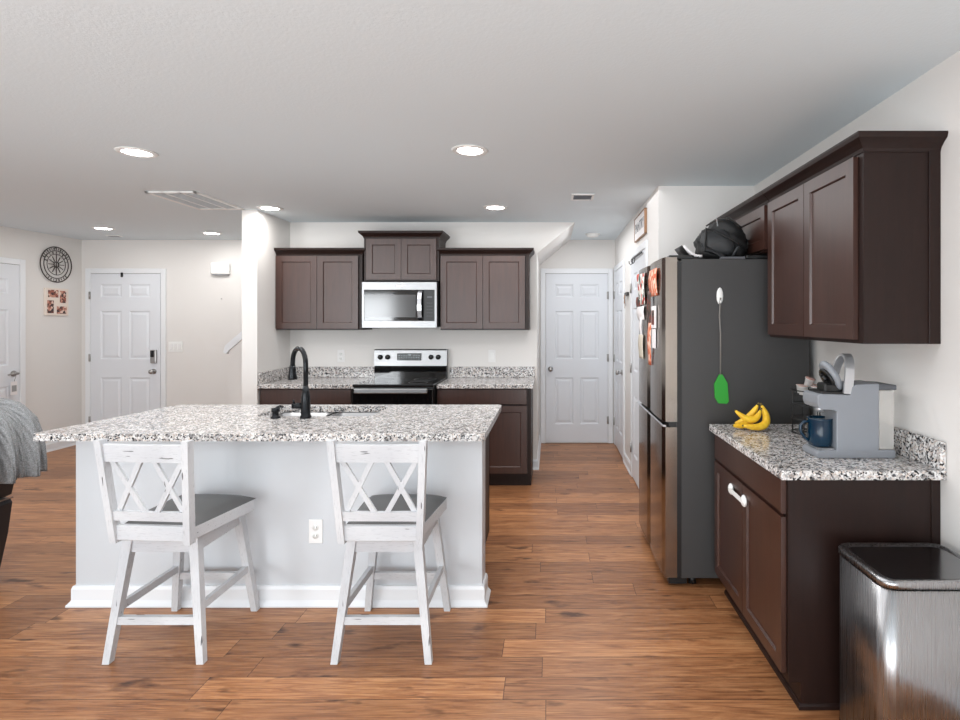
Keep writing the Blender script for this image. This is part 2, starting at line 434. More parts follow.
# rear wall with openings behind the camera
mb = MB(); ops = [(-4.85, -3.75, 0.9, 2.1), (-2.25, -0.35, 0.0, 2.05), (0.1, 1.0, 0.9, 2.1)]
x = XL
for a, b, z0, z1 in ops:
    mb.box(x, a, YR-0.12, YR, 0, H); mb.box(a, b, YR-0.12, YR, z1, H)
    if z0 > 0: mb.box(a, b, YR-0.12, YR, 0, z0)
    x = b
mb.box(x, XR, YR-0.12, YR, 0, H); struct('wall_rear', mb, 'wall')
for i, (a, b, z0, z1) in enumerate(ops):
    mb = MB(); f = 0.05
    mb.box(a, a+f, YR-0.1, YR-0.02, z0, z1); mb.box(b-f, b, YR-0.1, YR-0.02, z0, z1)
    mb.box(a, b, YR-0.1, YR-0.02, z0, z0+f); mb.box(a, b, YR-0.1, YR-0.02, z1-f, z1)
    mb.box((a+b)/2-0.025, (a+b)/2+0.025, YR-0.1, YR-0.02, z0, z1)
    o = struct(f'window_{i+1}', mb, 'trim')
    g = MB().box(a+f, b-f, YR-0.065, YR-0.06, z0+f, z1-f).build('pane', 'glass', o)

BBP = [(0, 0), (0.022, 0), (0.022, 0.012), (0.014, 0.022), (0.014, 0.085), (0.006, 0.10), (0, 0.10)]
def baseboard(name, path, side=1):
    return struct(name, MB().sweep(path, BBP, side), 'trim')

# six-panel doors
DOORP = [(0, 0), (0.012, -0.009), (0.024, -0.009), (0.045, -0.002)]
def six(W):
    m_ = W*0.145; mid = W*0.11; pw = (W-2*m_-mid)/2; out = []
    for x0 in (m_, m_+pw+mid):
        for z0, z1 in ((0.22, 0.78), (1.0, 1.58), (1.745, 1.90)):
            out.append((x0, z0, x0+pw, z1))
    return out
def casing(mb, o, u, n, W, Ht, cw=0.06, th=0.018):
    o, u, n = Vector(o), Vector(u), Vector(n); z = Vector((0, 0, 1))
    def bx(a0, a1, z0, z1, t):
        pts = [o+u*a+z*h+n*c for a in (a0, a1) for h in (z0, z1) for c in (0, t)]
        lo = [min(p[i] for p in pts) for i in range(3)]; hi = [max(p[i] for p in pts) for i in range(3)]
        mb.box(lo[0], hi[0], lo[1], hi[1], lo[2], hi[2], 0.003, 1)
    g = 0.004
    bx(-cw-g, -g, 0, Ht+cw+g, th); bx(W+g, W+cw+g, 0, Ht+cw+g, th); bx(-g, W+g, Ht+g, Ht+cw+g, th)
    return mb
def knob(mb, p, n):
    """round knob on a rose; n is 'x-' or 'y-' direction"""
    prof = [(0.031, 0), (0.031, 0.006), (0.012, 0.012), (0.011, 0.035), (0.024, 0.044), (0.028, 0.056), (0.022, 0.068), (0.006, 0.072)]
    ax = 'x' if n[0] == 'x' else 'y'
    return mb.lathe([(r, -h) for r, h in prof], p, 20, ax)
def hinges(door, pts):
    for (x, y, z, ax) in pts:
        mb = MB().tube([(x, y, z-0.045), (x, y, z+0.045)], 0.008, 8)
        if ax == 'y': mb.box(x-0.016, x, y, y+0.004, z-0.044, z+0.044)
        else: mb.box(x, x+0.004, y-0.016, y+0.016, z-0.044, z+0.044)
        mb.build('hinge', 'nickel', door)

def door_on_back(idx, x0, x1, Ht, hinge_side, casing_r=0.06):
    W = x1-x0
    d = MB().slab((x0, YB-0.002, 0.012), (1, 0, 0), (0, 0, 1), W, Ht-0.012, 0.014, [(a, b, c, e) for a, b, c, e in six(W)], DOORP).build(f'door_{idx}', 'door')
    d['kind'] = 'structure'
    mb = MB(); casing(mb, (x0, YB, 0), (1, 0, 0), (0, -1, 0), W, Ht)
    mb.build('door_casing', 'trim', d)
    hx = x0-0.004 if hinge_side == 'l' else x1+0.004
    hinges(d, [(hx, YB-0.022, z, 'y') for z in (0.28, 1.03, 1.78)])
    MB().box(x0-0.004, x1+0.004, YB-0.003, YB, Ht-0.002, Ht+0.006).build('door_gap', 'slot', d)
    return d
# front door in the foyer
d1 = door_on_back(1, -5.53, -4.69, 2.04, 'l')
mb = MB().box(-4.795, -4.725, YB-0.045, YB-0.016, 0.965, 1.125, 0.008, 2); kp = mb.build('keypad_lock', 'nickel', d1)
MB().box(-4.787, -4.748, YB-0.048, YB-0.044, 1.04, 1.117, 0.004, 1).build('keypad_screen', 'black_glass', kp)
knob(MB(), (-4.765, YB-0.016, 0.865), 'y-').build('door_knob', 'nickel', d1)
MB().box(-5.16, -5.135, YB-0.03, YB-0.015, 2.0, 2.055, 0.003, 1).build('door_latch', 'black', d1)
# hallway end door
d2 = door_on_back(2, -0.05, 0.695, 2.04, 'r')
knob(MB(), (0.005, YB-0.016, 0.895), 'y-').build('door_knob', 'nickel', d2)
# doors in the pantry-side wall (face -X)
def door_on_x(idx, y0, y1, Ht, xw, sgn, hinge_y=None, knob_y=None):
    W = y1-y0
    # n must point sgn*x ; u x v = n with v=z
    if sgn < 0: o, u = (xw+0.002, y1, 0.012), (0, -1, 0)
    else: o, u = (xw-0.002, y0, 0.012), (0, 1, 0)
    d = MB().slab(o, u, (0, 0, 1), W, Ht-0.012, 0.014, six(W), DOORP).build(f'door_{idx}', 'door'); d['kind'] = 'structure'
    mb = MB(); casing(mb, (xw, y0, 0), (0, 1, 0), (sgn, 0, 0), W, Ht); mb.build('door_casing', 'trim', d)
    if hinge_y is not None:
        hinges(d, [(xw+sgn*0.022, hinge_y, z, 'x') for z in (0.28, 1.03, 1.78)])
    MB().box(xw-0.003, xw+0.003, y0-0.004, y1+0.004, Ht-0.002, Ht+0.007).build('door_gap', 'slot', d)
    if knob_y is not None:
        prof = [(0.031, 0), (0.031, 0.006), (0.012, 0.012), (0.011, 0.035), (0.024, 0.044), (0.028, 0.056), (0.022, 0.068), (0.006, 0.072)]
        MB().lathe([(r, sgn*h) for r, h in prof], (xw+sgn*0.012, knob_y, 0.92), 20, 'x').build('door_knob', 'nickel', d)
    return d
d3 = door_on_x(3, 5.87, 6.60, 2.055, XH1, -1, 6.61, 5.94)
d4 = door_on_x(4, 4.50, 5.235, 2.06, XH1, -1, 5.24, None)
# over-the-door hooks on the pantry door
hk = thing('door_hook', 'thin black over-the-door hook bar along the top of the white pantry door', 'hook', (XH1-0.03, 4.87, 2.05))
MB().box(XH1-0.03, XH1-0.022, 4.60, 5.16, 2.035, 2.05, 0.002, 1).build('rail', 'black', hk)
for yy in (4.95, 5.08):
    MB().tube([(XH1-0.026, yy, 2.045), (XH1-0.032, yy, 2.0), (XH1-0.045, yy, 1.985), (XH1-0.06, yy, 2.0), (XH1-0.062, yy, 2.02)], 0.004, 8).build('hook', 'black', hk)
# left wall door
d5 = door_on_x(5, 5.06, 5.90, 2.065, XL, 1, None, None)
mb = MB(); mb.lathe([(0.031, 0), (0.031, 0.008), (0.012, 0.014), (0.012, 0.05)], (XL+0.012, 5.83, 0.92), 16, 'x')
mb.tube([(XL+0.055, 5.845, 0.92), (XL+0.058, 5.79, 0.922), (XL+0.055, 5.73, 0.915)], [0.010, 0.009, 0.007], 10)
mb.build('lever_handle', 'nickel', d5)
hg = thing('door_hanger', 'small white tag hanging from the lever of the left wall door', 'tag', (XL+0.05, 5.80, 0.85))
MB().tube([(XL+0.05, 5.80, 0.935), (XL+0.07, 5.80, 0.9), (XL+0.05, 5.80, 0.84)], 0.002, 6).build('string', 'cord', hg)
MB().box(XL+0.045, XL+0.05, 5.765, 5.835, 0.70, 0.84, 0.002, 1).build('card', 'paper', hg)
MB().box(XL+0.05, XL+0.052, 5.775, 5.825, 0.735, 0.80).build('card_print', 'nickel', hg)

baseboard('baseboard_left', [(XL, -3.0), (XL, 4.99)], 1)
baseboard('baseboard_left_far', [(XL, 5.97), (XL, YB)], 1)
baseboard('baseboard_back', [(-4.62, YB), (-2.71, YB)], 1)
baseboard('baseboard_stub', [(-2.71, YK+0.9), (-2.71, 4.88), (-2.575, 4.88)], -1)
baseboard('baseboard_kitchen', [(-0.17, YK), (XH0, YK), (XH0, YB)], 1)
baseboard('baseboard_pantry', [(XH1, 5.80), (XH1, 5.30)], 1)
baseboard('baseboard_pantry_corner', [(XH1, 4.43), (XH1, YP), (XR, YP)], -1)
baseboard('baseboard_right', [(XR, -3.0), (XR, 2.09)], -1)

# stair knee wall with a white sloping cap, in the foyer
sk = MB().prism([(-3.44, 0), (-2.715, 0), (-2.715, 1.78), (-3.44, 1.165)], 'y', 5.95, 6.06); struct('wall_stair', sk, 'wall')
struct('trim_stair', MB().prism([(-3.49, 1.14), (-3.47, 1.21), (-2.715, 1.86), (-2.715, 1.77), (-3.43, 1.16), (-3.46, 1.12)], 'y', 5.925, 6.085), 'trim')

# ------------------------------------------------------------------ ceiling fixtures
def downlight(x, y, label, power=4):
    t = thing('recessed_light', label, 'ceiling light', (x, y, H), 'recessed ceiling lights')
    MB().lathe([(0.105, H-0.001), (0.10, H-0.006), (0.075, H-0.008), (0.072, H-0.004), (0.072, H-0.001)], (x, y, 0), 32).build('trim_ring', 'white_plastic', t)
    MB().lathe([(0.071, H-0.0045), (0.04, H-0.0065), (0.001, H-0.007)], (x, y, 0), 32).build('lens', 'lamp', t)
    l = bpy.data.lights.new('downlight_bulb', 'AREA'); l.shape = 'DISK'; l.size = 0.13; l.energy = power; l.color = (1.0, 0.98, 0.95)
    o = bpy.data.objects.new('downlight_bulb', l); COL.objects.link(o); o.location = (0, 0, -0.012); o.parent = t
    return t
downlight(-2.39, 3.21, 'bright round recessed light nearest the camera on the left, before the return vent')
downlight(-0.458, 3.175, 'bright round recessed light nearest the camera above the right half of the island')
downlight(-0.47, 4.77, 'round recessed light just in front of the right wall cabinets by the range')
downlight(-2.42, 4.80, 'round recessed light beside the stub wall left of the wall cabinets')
downlight(-4.70, 5.84, 'round recessed light above the front door in the foyer')
downlight(-3.76, 6.17, 'round recessed light above the white chime box in the foyer')
# return grille
t = thing('return_vent', 'large white rectangular return air grille with louvres in the ceiling', 'vent', (-2.86, 4.52, H))
x0, x1, y0, y1 = -3.055, -2.66, 4.18, 4.83
mb = MB()
for a in ((x0, x1, y0, y0+0.03), (x0, x1, y1-0.03, y1), (x0, x0+0.03, y0, y1), (x1-0.03, x1, y0, y1)): mb.box(a[0], a[1], a[2], a[3], H-0.012, H, 0.002, 1)
for k in (1, 2): xx = x0+(x1-x0)*k/3; mb.box(xx-0.006, xx+0.006, y0, y1, H-0.012, H)
mb.build('frame', 'white_plastic', t)
mb = MB(); k = y0+0.04
while k < y1-0.035:
    mb.bar((x0+0.03, k, H-0.006), (x1-0.03, k, H-0.006), 0.012, 0.002, xd=(0, 0.8, 0.6)); k += 0.018
mb.build('louvres', mat('vent_louvre', srgb(196, 198, 200), 0.6), t)
# supply register by the hall
t = thing('supply_vent', 'small white supply register in the ceiling near the hallway', 'vent', (0.255, 4.36, H))
mb = MB(); x0, x1, y0, y1 = 0.165, 0.345, 4.26, 4.46
for a in ((x0, x1, y0, y0+0.02), (x0, x1, y1-0.02, y1), (x0, x0+0.02, y0, y1), (x1-0.02, x1, y0, y1)): mb.box(a[0], a[1], a[2], a[3], H-0.01, H, 0.002, 1)
mb.build('frame', 'white_plastic', t)
mb = MB(); mb.box(x0+0.02, x1-0.02, y0+0.02, y1-0.02, H-0.002, H)
for k in range(7): yy = y0+0.035+k*0.0215; mb.bar((x0+0.02, yy, H-0.006), (x1-0.02, yy, H-0.006), 0.010, 0.002, xd=(0, 0.7, 0.7))
mb.build('louvres', 'grey_plastic', t)
t = thing('supply_vent', 'tiny narrow grey register in the foyer ceiling', 'vent', (-5.0, 6.37, H))
MB().box(-5.07, -4.93, 6.33, 6.41, H-0.008, H, 0.002, 1).build('frame', 'white_plastic', t)
MB().box(-5.055, -4.945, 6.345, 6.395, H-0.011, H-0.007).build('louvres', 'grey_plastic', t)
t = thing('smoke_detector', 'round white smoke detector on the hallway ceiling', 'smoke detector', (0.48, 6.24, H))
MB().lathe([(0.068, 0), (0.068, -0.012), (0.06, -0.03), (0.03, -0.036), (0.001, -0.036)], (0.48, 6.24, H), 28).build('housing', 'white_plastic', t)
MB().lathe([(0.085, 0), (0.085, -0.006), (0.001, -0.006)], (0.48, 6.24, H), 28).build('base_plate', 'white_plastic', t)

# ------------------------------------------------------------------ foyer wall things
t = thing('door_chime', 'white plastic chime box high on the foyer wall', 'door chime', (-3.96, YB, 2.1))
MB().box(-4.075, -3.85, YB-0.05, YB, 2.03, 2.18, 0.02, 3).build('cover', 'white_plastic', t)
MB().box(-4.055, -3.87, YB-0.045, YB-0.002, 2.022, 2.032, 0.003, 1).build('base', 'grey_plastic', t)
t = thing('light_switch', 'wide three-rocker white switch plate right of the front door', 'light switch', (-4.515, YB, 1.16))
MB().box(-4.60, -4.43, YB-0.007, YB, 1.10, 1.225, 0.003, 2).build('plate', 'white_plastic', t)
for k in range(3): MB().box(-4.582+k*0.05, -4.548+k*0.05, YB-0.011, YB-0.005, 1.128, 1.197, 0.002, 1).build('rocker', 'plate', t)
t = tag(MB().lathe([(0.006, 0), (0.006, -0.01), (0.001, -0.012)], (-3.96, YB, 1.74), 10, 'y').build('wall_hook', 'nickel'), 'tiny bare hook on the foyer wall below the chime box', 'hook')

# round metal wall art on the left wall
def ringx(mb, y, z, r, th, x):
    mb.tube([(x, y+r*math.cos(2*PI*k/48), z+r*math.sin(2*PI*k/48)) for k in range(48)], th, 8, closed=True)
ya, za = 6.33, 2.115; xa = XL+0.02
t = thing('wall_art', 'round dark metal wheel-shaped wall art with spokes and rings', 'wall decor', (XL, ya, za))
for r, th in ((0.2, 0.0055), (0.157, 0.0045), (0.118, 0.0035)):
    mb = MB(); ringx(mb, ya, za, r, th, xa); mb.build('ring', 'metal_dark', t)
for k in range(12):
    mb = MB()
    a = 2*PI*k/12+PI/2; r0, r1 = (0.0, 0.118) if k % 6 == 0 else (0.035, 0.1)
    mb.bar((xa, ya+r0*math.cos(a), za+r0*math.sin(a)), (xa, ya+r1*math.cos(a), za+r1*math.sin(a)), 0.005, 0.007)
    mb.build('spoke', 'metal_dark', t)
for rad_, n_, a0, a1 in ((0.178, 15, 0.45, PI-0.45), (0.178, 9, PI+0.8, 2*PI-0.8), (0.137, 9, 0.3, PI-0.3)):
    for k in range(n_):
        a = a0+(a1-a0)*k/(n_-1); c, s_ = math.cos(a), math.sin(a)
        MB().bar((xa, ya+(rad_-0.012)*c, za+(rad_-0.012)*s_), (xa, ya+(rad_+0.012)*c, za+(rad_+0.012)*s_), 0.003, 0.004+0.004*(k % 3)).build('cutout_mark', 'metal_dark', t)
mb = MB(); ringx(mb, ya, za, 0.03, 0.005, xa); mb.build('hub', 'metal_dark', t)
for dz in (-0.19, 0.19): MB().tube([(XL, ya, za+dz), (xa, ya, za+dz)], 0.004, 6).build('standoff', 'metal_dark', t)
# photo collage
t = thing('photo_collage', 'square cream photo collage board with four family pictures, below the round wall art', 'wall decor', (XL, 6.34, 1.69))
MB().box(XL, XL+0.02, 6.19, 6.49, 1.535, 1.845, 0.002, 1).build('board', mat('cream_board', srgb(232, 219, 208), 0.6), t)
for a, b, c, e in ((6.225, 6.355, 1.74, 1.825), (6.375, 6.455, 1.68, 1.82), (6.215, 6.295, 1.56, 1.705), (6.335, 6.465, 1.555, 1.64)):
    MB().box(XL+0.02, XL+0.022, a, b, c, e).build('photo', 'photo_print', t)

# ------------------------------------------------------------------ pantry wall things
t = thing('wall_sign', 'white sign in a thin brown frame above the pantry door', 'sign', (XH1, 4.755, 2.285))
MB().box(XH1-0.018, XH1, 4.50, 5.02, 2.185, 2.385, 0.002, 1).build('board', 'paper', t)
mb = MB()
for a in ((4.49, 5.03, 2.380, 2.39), (4.49, 5.03, 2.18, 2.190), (4.49, 4.503, 2.18, 2.39), (5.017, 5.03, 2.18, 2.39)):
    mb.box(XH1-0.022, XH1, a[0], a[1], a[2], a[3], 0.002, 1)
mb.build('frame', 'brass', t)
text_mesh('lettering', 'PANTRY', 0.12, 'grey_dark', t, (XH1-0.019, 4.76, 2.285), Matrix(((0, 0, -1), (-1, 0, 0), (0, 1, 0))))
t = thing('key_holder', 'small dark key holder with hanging keys between the hallway doors', 'key holder', (XH1, 5.60, 1.74))
MB().box(XH1-0.025, XH1, 5.50, 5.68, 1.725, 1.76, 0.003, 1).build('rail', 'slot', t)
for yy, z1 in ((5.54, 1.62), (5.60, 1.60), (5.65, 1.65)):
    mb = MB().tube([(XH1-0.028, yy, 1.735), (XH1-0.034, yy, 1.70), (XH1-0.03, yy, z1+0.05)], 0.003, 6)
    mb.lathe([(0.014, -0.002), (0.014, 0.002)], (XH1-0.03, yy, z1+0.05), 14, 'x'); mb.box(XH1-0.032, XH1-0.028, yy-0.006, yy+0.006, z1, z1+0.045)
    mb.build('key', 'brass' if yy > 5.58 else 'nickel', t)

# ------------------------------------------------------------------ cabinets
SH = [(0, 0), (0.006, -0.009)]
def shaker(name, o, u, W, Ht, parent, fr=0.055, m='espresso', t=0.019):
    return MB().slab(o, u, (0, 0, 1), W, Ht, t, [(fr, fr, W-fr, Ht-fr)], SH).build(name, m, parent)
CROWN = lambda z: [(0, z), (0.004, z), (0.008, z+0.014), (0.022, z+0.03), (0.040, z+0.045), (0.044, z+0.058), (0.044, z+0.066), (0, z+0.066)]

YF = 5.19   # front of back wall cabinets
def wall_cab_back(label, x0, x1, z0, z1, yf, crown_path, div=None, fl=0.0, fr_=0.0):
    t = thing('wall_cabinet', label, 'cabinet', ((x0+x1)/2, YK, z0), 'wall cabinets by the range')
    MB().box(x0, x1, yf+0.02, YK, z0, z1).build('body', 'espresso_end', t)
    xa, xb = x0+fl+0.004, x1-fr_-0.004; xm = div or (xa+xb)/2
    for a, b in ((xa, xm-0.002), (xm+0.002, xb)):
        shaker('door', (a, yf+0.019, z0+0.012), (1, 0, 0), b-a, z1-z0-0.03, t)
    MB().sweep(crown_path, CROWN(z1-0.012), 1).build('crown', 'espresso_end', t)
    return t
wall_cab_back('dark brown two-door wall cabinet left of the microwave', -2.57, -1.762, 1.388, 2.10, YF, [(-2.57, YF+0.02), (-1.762, YF+0.02), (-1.762, YK)], None, 0.0, 0.03)
wall_cab_back('short raised dark brown two-door cabinet above the microwave', -1.735, -1.035, 1.845, 2.255, YF-0.03, [(-1.735, YK), (-1.735, YF-0.01), (-1.035, YF-0.01), (-1.035, YK)], None, 0.02, 0.02)
wall_cab_back('dark brown two-door wall cabinet between the microwave and the hallway', -1.028, -0.196, 1.388, 2.10, YF, [(-1.028, YK), (-1.028, YF+0.02), (-0.196, YF+0.02), (-0.196, YK)], None, 0.0, 0.035)

def base_cab_back(label, x0, x1, ndoor):
    yf = 4.90
    t = thing('base_cabinet', label, 'cabinet', ((x0+x1)/2, YK, 0), 'base cabinets by the range')
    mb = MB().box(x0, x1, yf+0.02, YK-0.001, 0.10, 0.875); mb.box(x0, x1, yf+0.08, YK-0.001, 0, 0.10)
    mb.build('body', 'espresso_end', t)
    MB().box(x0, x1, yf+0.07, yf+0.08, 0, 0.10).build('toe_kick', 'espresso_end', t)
    rs = 0.03; W = x1-x0-rs-0.008
    MB().slab((x0+0.004, yf+0.019, 0.735), (1, 0, 0), (0, 0, 1), W, 0.135, 0.019, [(0.002, 0.002, W-0.002, 0.133)], [(0, -0.003), (0.003, 0)]).build('drawer', 'espresso', t)
    dw = (W-0.004*(ndoor-1))/ndoor
    for k in range(ndoor): shaker('door', (x0+0.004+k*(dw+0.004), yf+0.019, 0.125), (1, 0, 0), dw, 0.597, t)
base_cab_back('dark brown base cabinet left of the range', -2.565, -1.722, 2)
base_cab_back('dark brown base cabinet with drawer right of the range', -1.00, -0.168, 2)

def counter(name, label, x0, x1, y0, y1, bs, group=None):
    t = thing(name, label, 'countertop', ((x0+x1)/2, (y0+y1)/2, 0.876), group)
    MB().box(x0, x1, y0, y1, 0.878, 0.914, 0.004, 2).build('slab', 'granite', t)
    for b in bs: MB().box(*b, 0.003, 1).build('backsplash', 'granite', t)
    return t
counter('countertop', 'speckled granite countertop left of the range with backsplash', -2.573, -1.725, 4.872, YK-0.001, [(-2.55, -1.725, YK-0.022, YK-0.001, 0.914, 1.02), (-2.573, -2.552, 4.89, YK-0.001, 0.914, 1.02)], 'back counters')
counter('countertop', 'speckled granite countertop right of the range with backsplash', -0.995, -0.148, 4.872, YK-0.001, [(-0.99, -0.150, YK-0.022, YK-0.001, 0.914, 1.02)], 'back counters')

# right-hand wall cabinets (doors face -X)
def wall_cab_right(label, y0, y1, z0, z1, xf, crown_path, ys, name='wall_cabinet'):
    t = thing(name, label, 'cabinet', (XR, (y0+y1)/2, z0), 'wall cabinets on the right wall')
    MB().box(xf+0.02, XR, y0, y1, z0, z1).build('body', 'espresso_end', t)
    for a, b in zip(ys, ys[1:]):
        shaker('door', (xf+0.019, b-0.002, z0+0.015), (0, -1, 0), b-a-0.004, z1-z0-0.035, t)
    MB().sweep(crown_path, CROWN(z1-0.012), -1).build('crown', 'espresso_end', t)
    return t
t = wall_cab_right('dark brown two-door wall cabinet above the coffee machine', 2.106, 3.0, 1.385, 2.125, 1.17, [(XR, 2.106), (1.19, 2.106), (1.19, 3.0)], [2.14, 2.56, 2.985])
MB().box(XR-0.045, XR-0.001, 2.10, 2.107, 1.385, 2.12, 0.001, 1).build('edge_strip', 'espresso_end', t)
wall_cab_right('short dark brown cabinet over the refrigerator', 3.005, 3.99, 1.85, 2.125, 1.17, [(1.19, 3.005), (1.19, 3.99)], [3.03, 3.50, 3.98])

# right base cabinet
t = thing('base_cabinet', 'dark brown base cabinet with drawer and two doors beside the refrigerator', 'cabinet', (XR, 2.55, 0))
xf = 0.885; y0, y1 = 2.106, 3.0
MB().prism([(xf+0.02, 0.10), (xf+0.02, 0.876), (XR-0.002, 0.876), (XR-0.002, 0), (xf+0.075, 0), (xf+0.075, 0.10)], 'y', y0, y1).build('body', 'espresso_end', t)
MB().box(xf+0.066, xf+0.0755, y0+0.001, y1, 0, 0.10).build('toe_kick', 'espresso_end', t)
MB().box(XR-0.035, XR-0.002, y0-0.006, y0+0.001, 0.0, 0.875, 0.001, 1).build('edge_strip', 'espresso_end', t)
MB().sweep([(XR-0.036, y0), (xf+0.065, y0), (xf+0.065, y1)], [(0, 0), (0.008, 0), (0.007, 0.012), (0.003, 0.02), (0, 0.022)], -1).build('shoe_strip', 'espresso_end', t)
Wd = 2.985-2.125
MB().slab((xf+0.019, 2.985, 0.735), (0, -1, 0), (0, 0, 1), Wd, 0.137, 0.019, [(0.002, 0.002, Wd-0.002, 0.135)], [(0, -0.003), (0.003, 0)]).build('drawer', 'espresso', t)
for a, b in ((2.125, 2.553), (2.557, 2.985)):
    shaker('door', (xf+0.019, b, 0.125), (0, -1, 0), b-a, 0.597, t, 0.05)
# child lock joining the two doors
t = thing('cabinet_lock', 'white strap child lock joining the two cabinet doors', 'child lock', (xf, 2.555, 0.66))
for yy in (2.52, 2.70): MB().lathe([(0.027, 0), (0.027, -0.006), (0.018, -0.013), (0.001, -0.015)], (xf-0.001, yy, 0.655), 20, 'x').build('pad', 'white_plastic', t)
MB().bar((xf-0.014, 2.52, 0.655), (xf-0.014, 2.70, 0.655), 0.005, 0.02).build('strap', 'white_plastic', t)
counter('countertop', 'speckled granite countertop under the coffee machine and bananas', 0.862, XR-0.001, 2.066, 3.01, [(XR-0.023, XR-0.001, 2.07, 3.01, 0.914, 1.02)])

# ------------------------------------------------------------------ range
t = thing('range', 'stainless and black glass electric range with oven between the back counters', 'stove', (-1.36, 5.1, 0))
x0, x1, yf, yb = -1.715, -1.008, 4.84, YK-0.03
MB().box(x0+0.004, x1-0.004, yf, yb, 0.03, 0.90).build('body', 'black', t)
for xx in (x0+0.06, x1-0.06):
    for yy in (yf+0.06, yb-0.06): MB().tube([(xx, yy, 0), (xx, yy, 0.03)], 0.018, 10).build('foot', 'black', t)
ct = MB().box(x0, x1, yf-0.03, yb-0.05, 0.90, 0.922, 0.006, 2).build('cooktop', 'black_glass', t)
for cx, cy, r in ((-1.55, 4.97, 0.105), (-1.18, 4.97, 0.085), (-1.55, 5.25, 0.08), (-1.18, 5.25, 0.105)):
    MB().lathe([(r-0.003, 0.9221), (r-0.003, 0.9226), (r, 0.9226), (r, 0.9221)], (cx, cy, 0), 40, capend=False).build('burner_ring', 'grey_dark', ct)
od = MB().box(x0+0.003, x1-0.003, yf-0.045, yf-0.002, 0.22, 0.885, 0.006, 2).build('oven_door', 'black_glass', t)
mb = MB().box(x0+0.04, x1-0.04, yf-0.108, yf-0.088, 0.852, 0.895, 0.006, 2)
for xx in (x0+0.06, x1-0.06): mb.box(xx-0.012, xx+0.012, yf-0.09, yf-0.044, 0.86, 0.885)
mb.build('oven_handle', 'steel', od)
MB().box(x0+0.003, x1-0.003, yf-0.04, yf-0.002, 0.05, 0.21, 0.006, 2).build('drawer', 'steel', t)
bg = MB().box(x0, x1, yb-0.055, yb+0.02, 0.90, 1.035, 0.002, 1).build('backguard', 'black_glass', t)
cp = MB().prism([(yb-0.065, 1.035), (yb-0.05, 1.185), (yb-0.04, 1.195), (yb+0.02, 1.195), (yb+0.02, 1.035)], 'x', x0-0.002, x1+0.002).build('control_panel', 'steel', t)
def kn(x, z): 
    y = yb-0.065+(z-1.035)*0.1
    MB().lathe([(0.024, 0.0), (0.024, -0.012), (0.02, -0.026), (0.001, -0.028)], (x, y, z), 20, 'y').build('knob', 'black', cp)
for x in (-1.655, -1.582, -1.16, -1.09): kn(x, 1.12)
ds = MB().box(-1.49, -1.255, yb-0.066, yb-0.05, 1.088, 1.158, 0.002, 1).build('display', 'black_glass', cp)
mb = MB()
for r_ in range(3):
    for c_ in range(9):
        if r_ == 2 and 3 < c_ < 6: continue
        mb.box(-1.475+c_*0.024, -1.462+c_*0.024, yb-0.0675, yb-0.0655, 1.098+r_*0.017, 1.103+r_*0.017)
mb.box(-1.385, -1.355, yb-0.0675, yb-0.0655, 1.134, 1.148)
mb.build('button_marks', 'lcd', ds)

# ------------------------------------------------------------------ microwave
t = thing('microwave', 'stainless over-the-range microwave with curved handle and black control strip', 'microwave', (-1.385, YK, 1.41))
x0, x1, yf = -1.73, -1.04, 5.10; z0, z1 = 1.408, 1.832
MB().box(x0+0.002, x1-0.002, yf+0.03, YK-0.002, z0+0.008, z1-0.002).build('body', 'black', t)
mb = MB()
mb.box(x0, x1, yf, yf+0.032, z1-0.075, z1, 0.003, 1); mb.box(x0, x1, yf, yf+0.032, z0, z0+0.066, 0.003, 1)
mb.box(x0, x0+0.022, yf, yf+0.032, z0+0.06, z1-0.07, 0.002, 1); mb.box(x1-0.022, x1, yf, yf+0.032, z0+0.06, z1-0.07, 0.002, 1)
mb.build('front_frame', 'steel', t)
MB().box(-1.41, -1.35, yf-0.0015, yf+0.002, 1.787, 1.800, 0.002, 2).build('emblem', 'white_plastic', t)
dr = MB().box(x0+0.021, -1.165, yf+0.004, yf+0.03, z0+0.064, z1-0.073).build('door', 'black_glass', t)
MB().box(x0+0.024, -1.235, yf+0.0025, yf+0.005, z0+0.098, z1-0.118).build('window', 'mw_window', dr)
pts = [(-1.187, yf-0.004, z0+0.075), (-1.189, yf-0.03, z0+0.10), (-1.191, yf-0.042, z0+0.16), (-1.191, yf-0.046, z0+0.21), (-1.191, yf-0.042, z0+0.265), (-1.189, yf-0.03, z0+0.32), (-1.187, yf-0.004, z0+0.345)]
mb = MB()
for a, b in zip(pts, pts[1:]): mb.bar(a, b, 0.036, 0.012)
mb.build('handle', 'chrome', dr)
cpn = MB().box(-1.163, x1+(-0.021), yf+0.004, yf+0.03, z0+0.064, z1-0.073).build('control_strip', 'black', t)
mb = MB().box(-1.13, -1.085, yf+0.002, yf+0.005, 1.685, 1.70)
for r_ in range(5):
    for c_ in range(3): mb.box(-1.131+c_*0.02, -1.123+c_*0.02, yf+0.002, yf+0.005, 1.515+r_*0.03, 1.520+r_*0.03)
mb.build('button_marks', 'grey_dark', cpn)
MB().box(x0+0.03, x0+0.13, yf+0.06, yf+0.12, z0-0.004, z0+0.01).build('grease_filter', 'black', t)

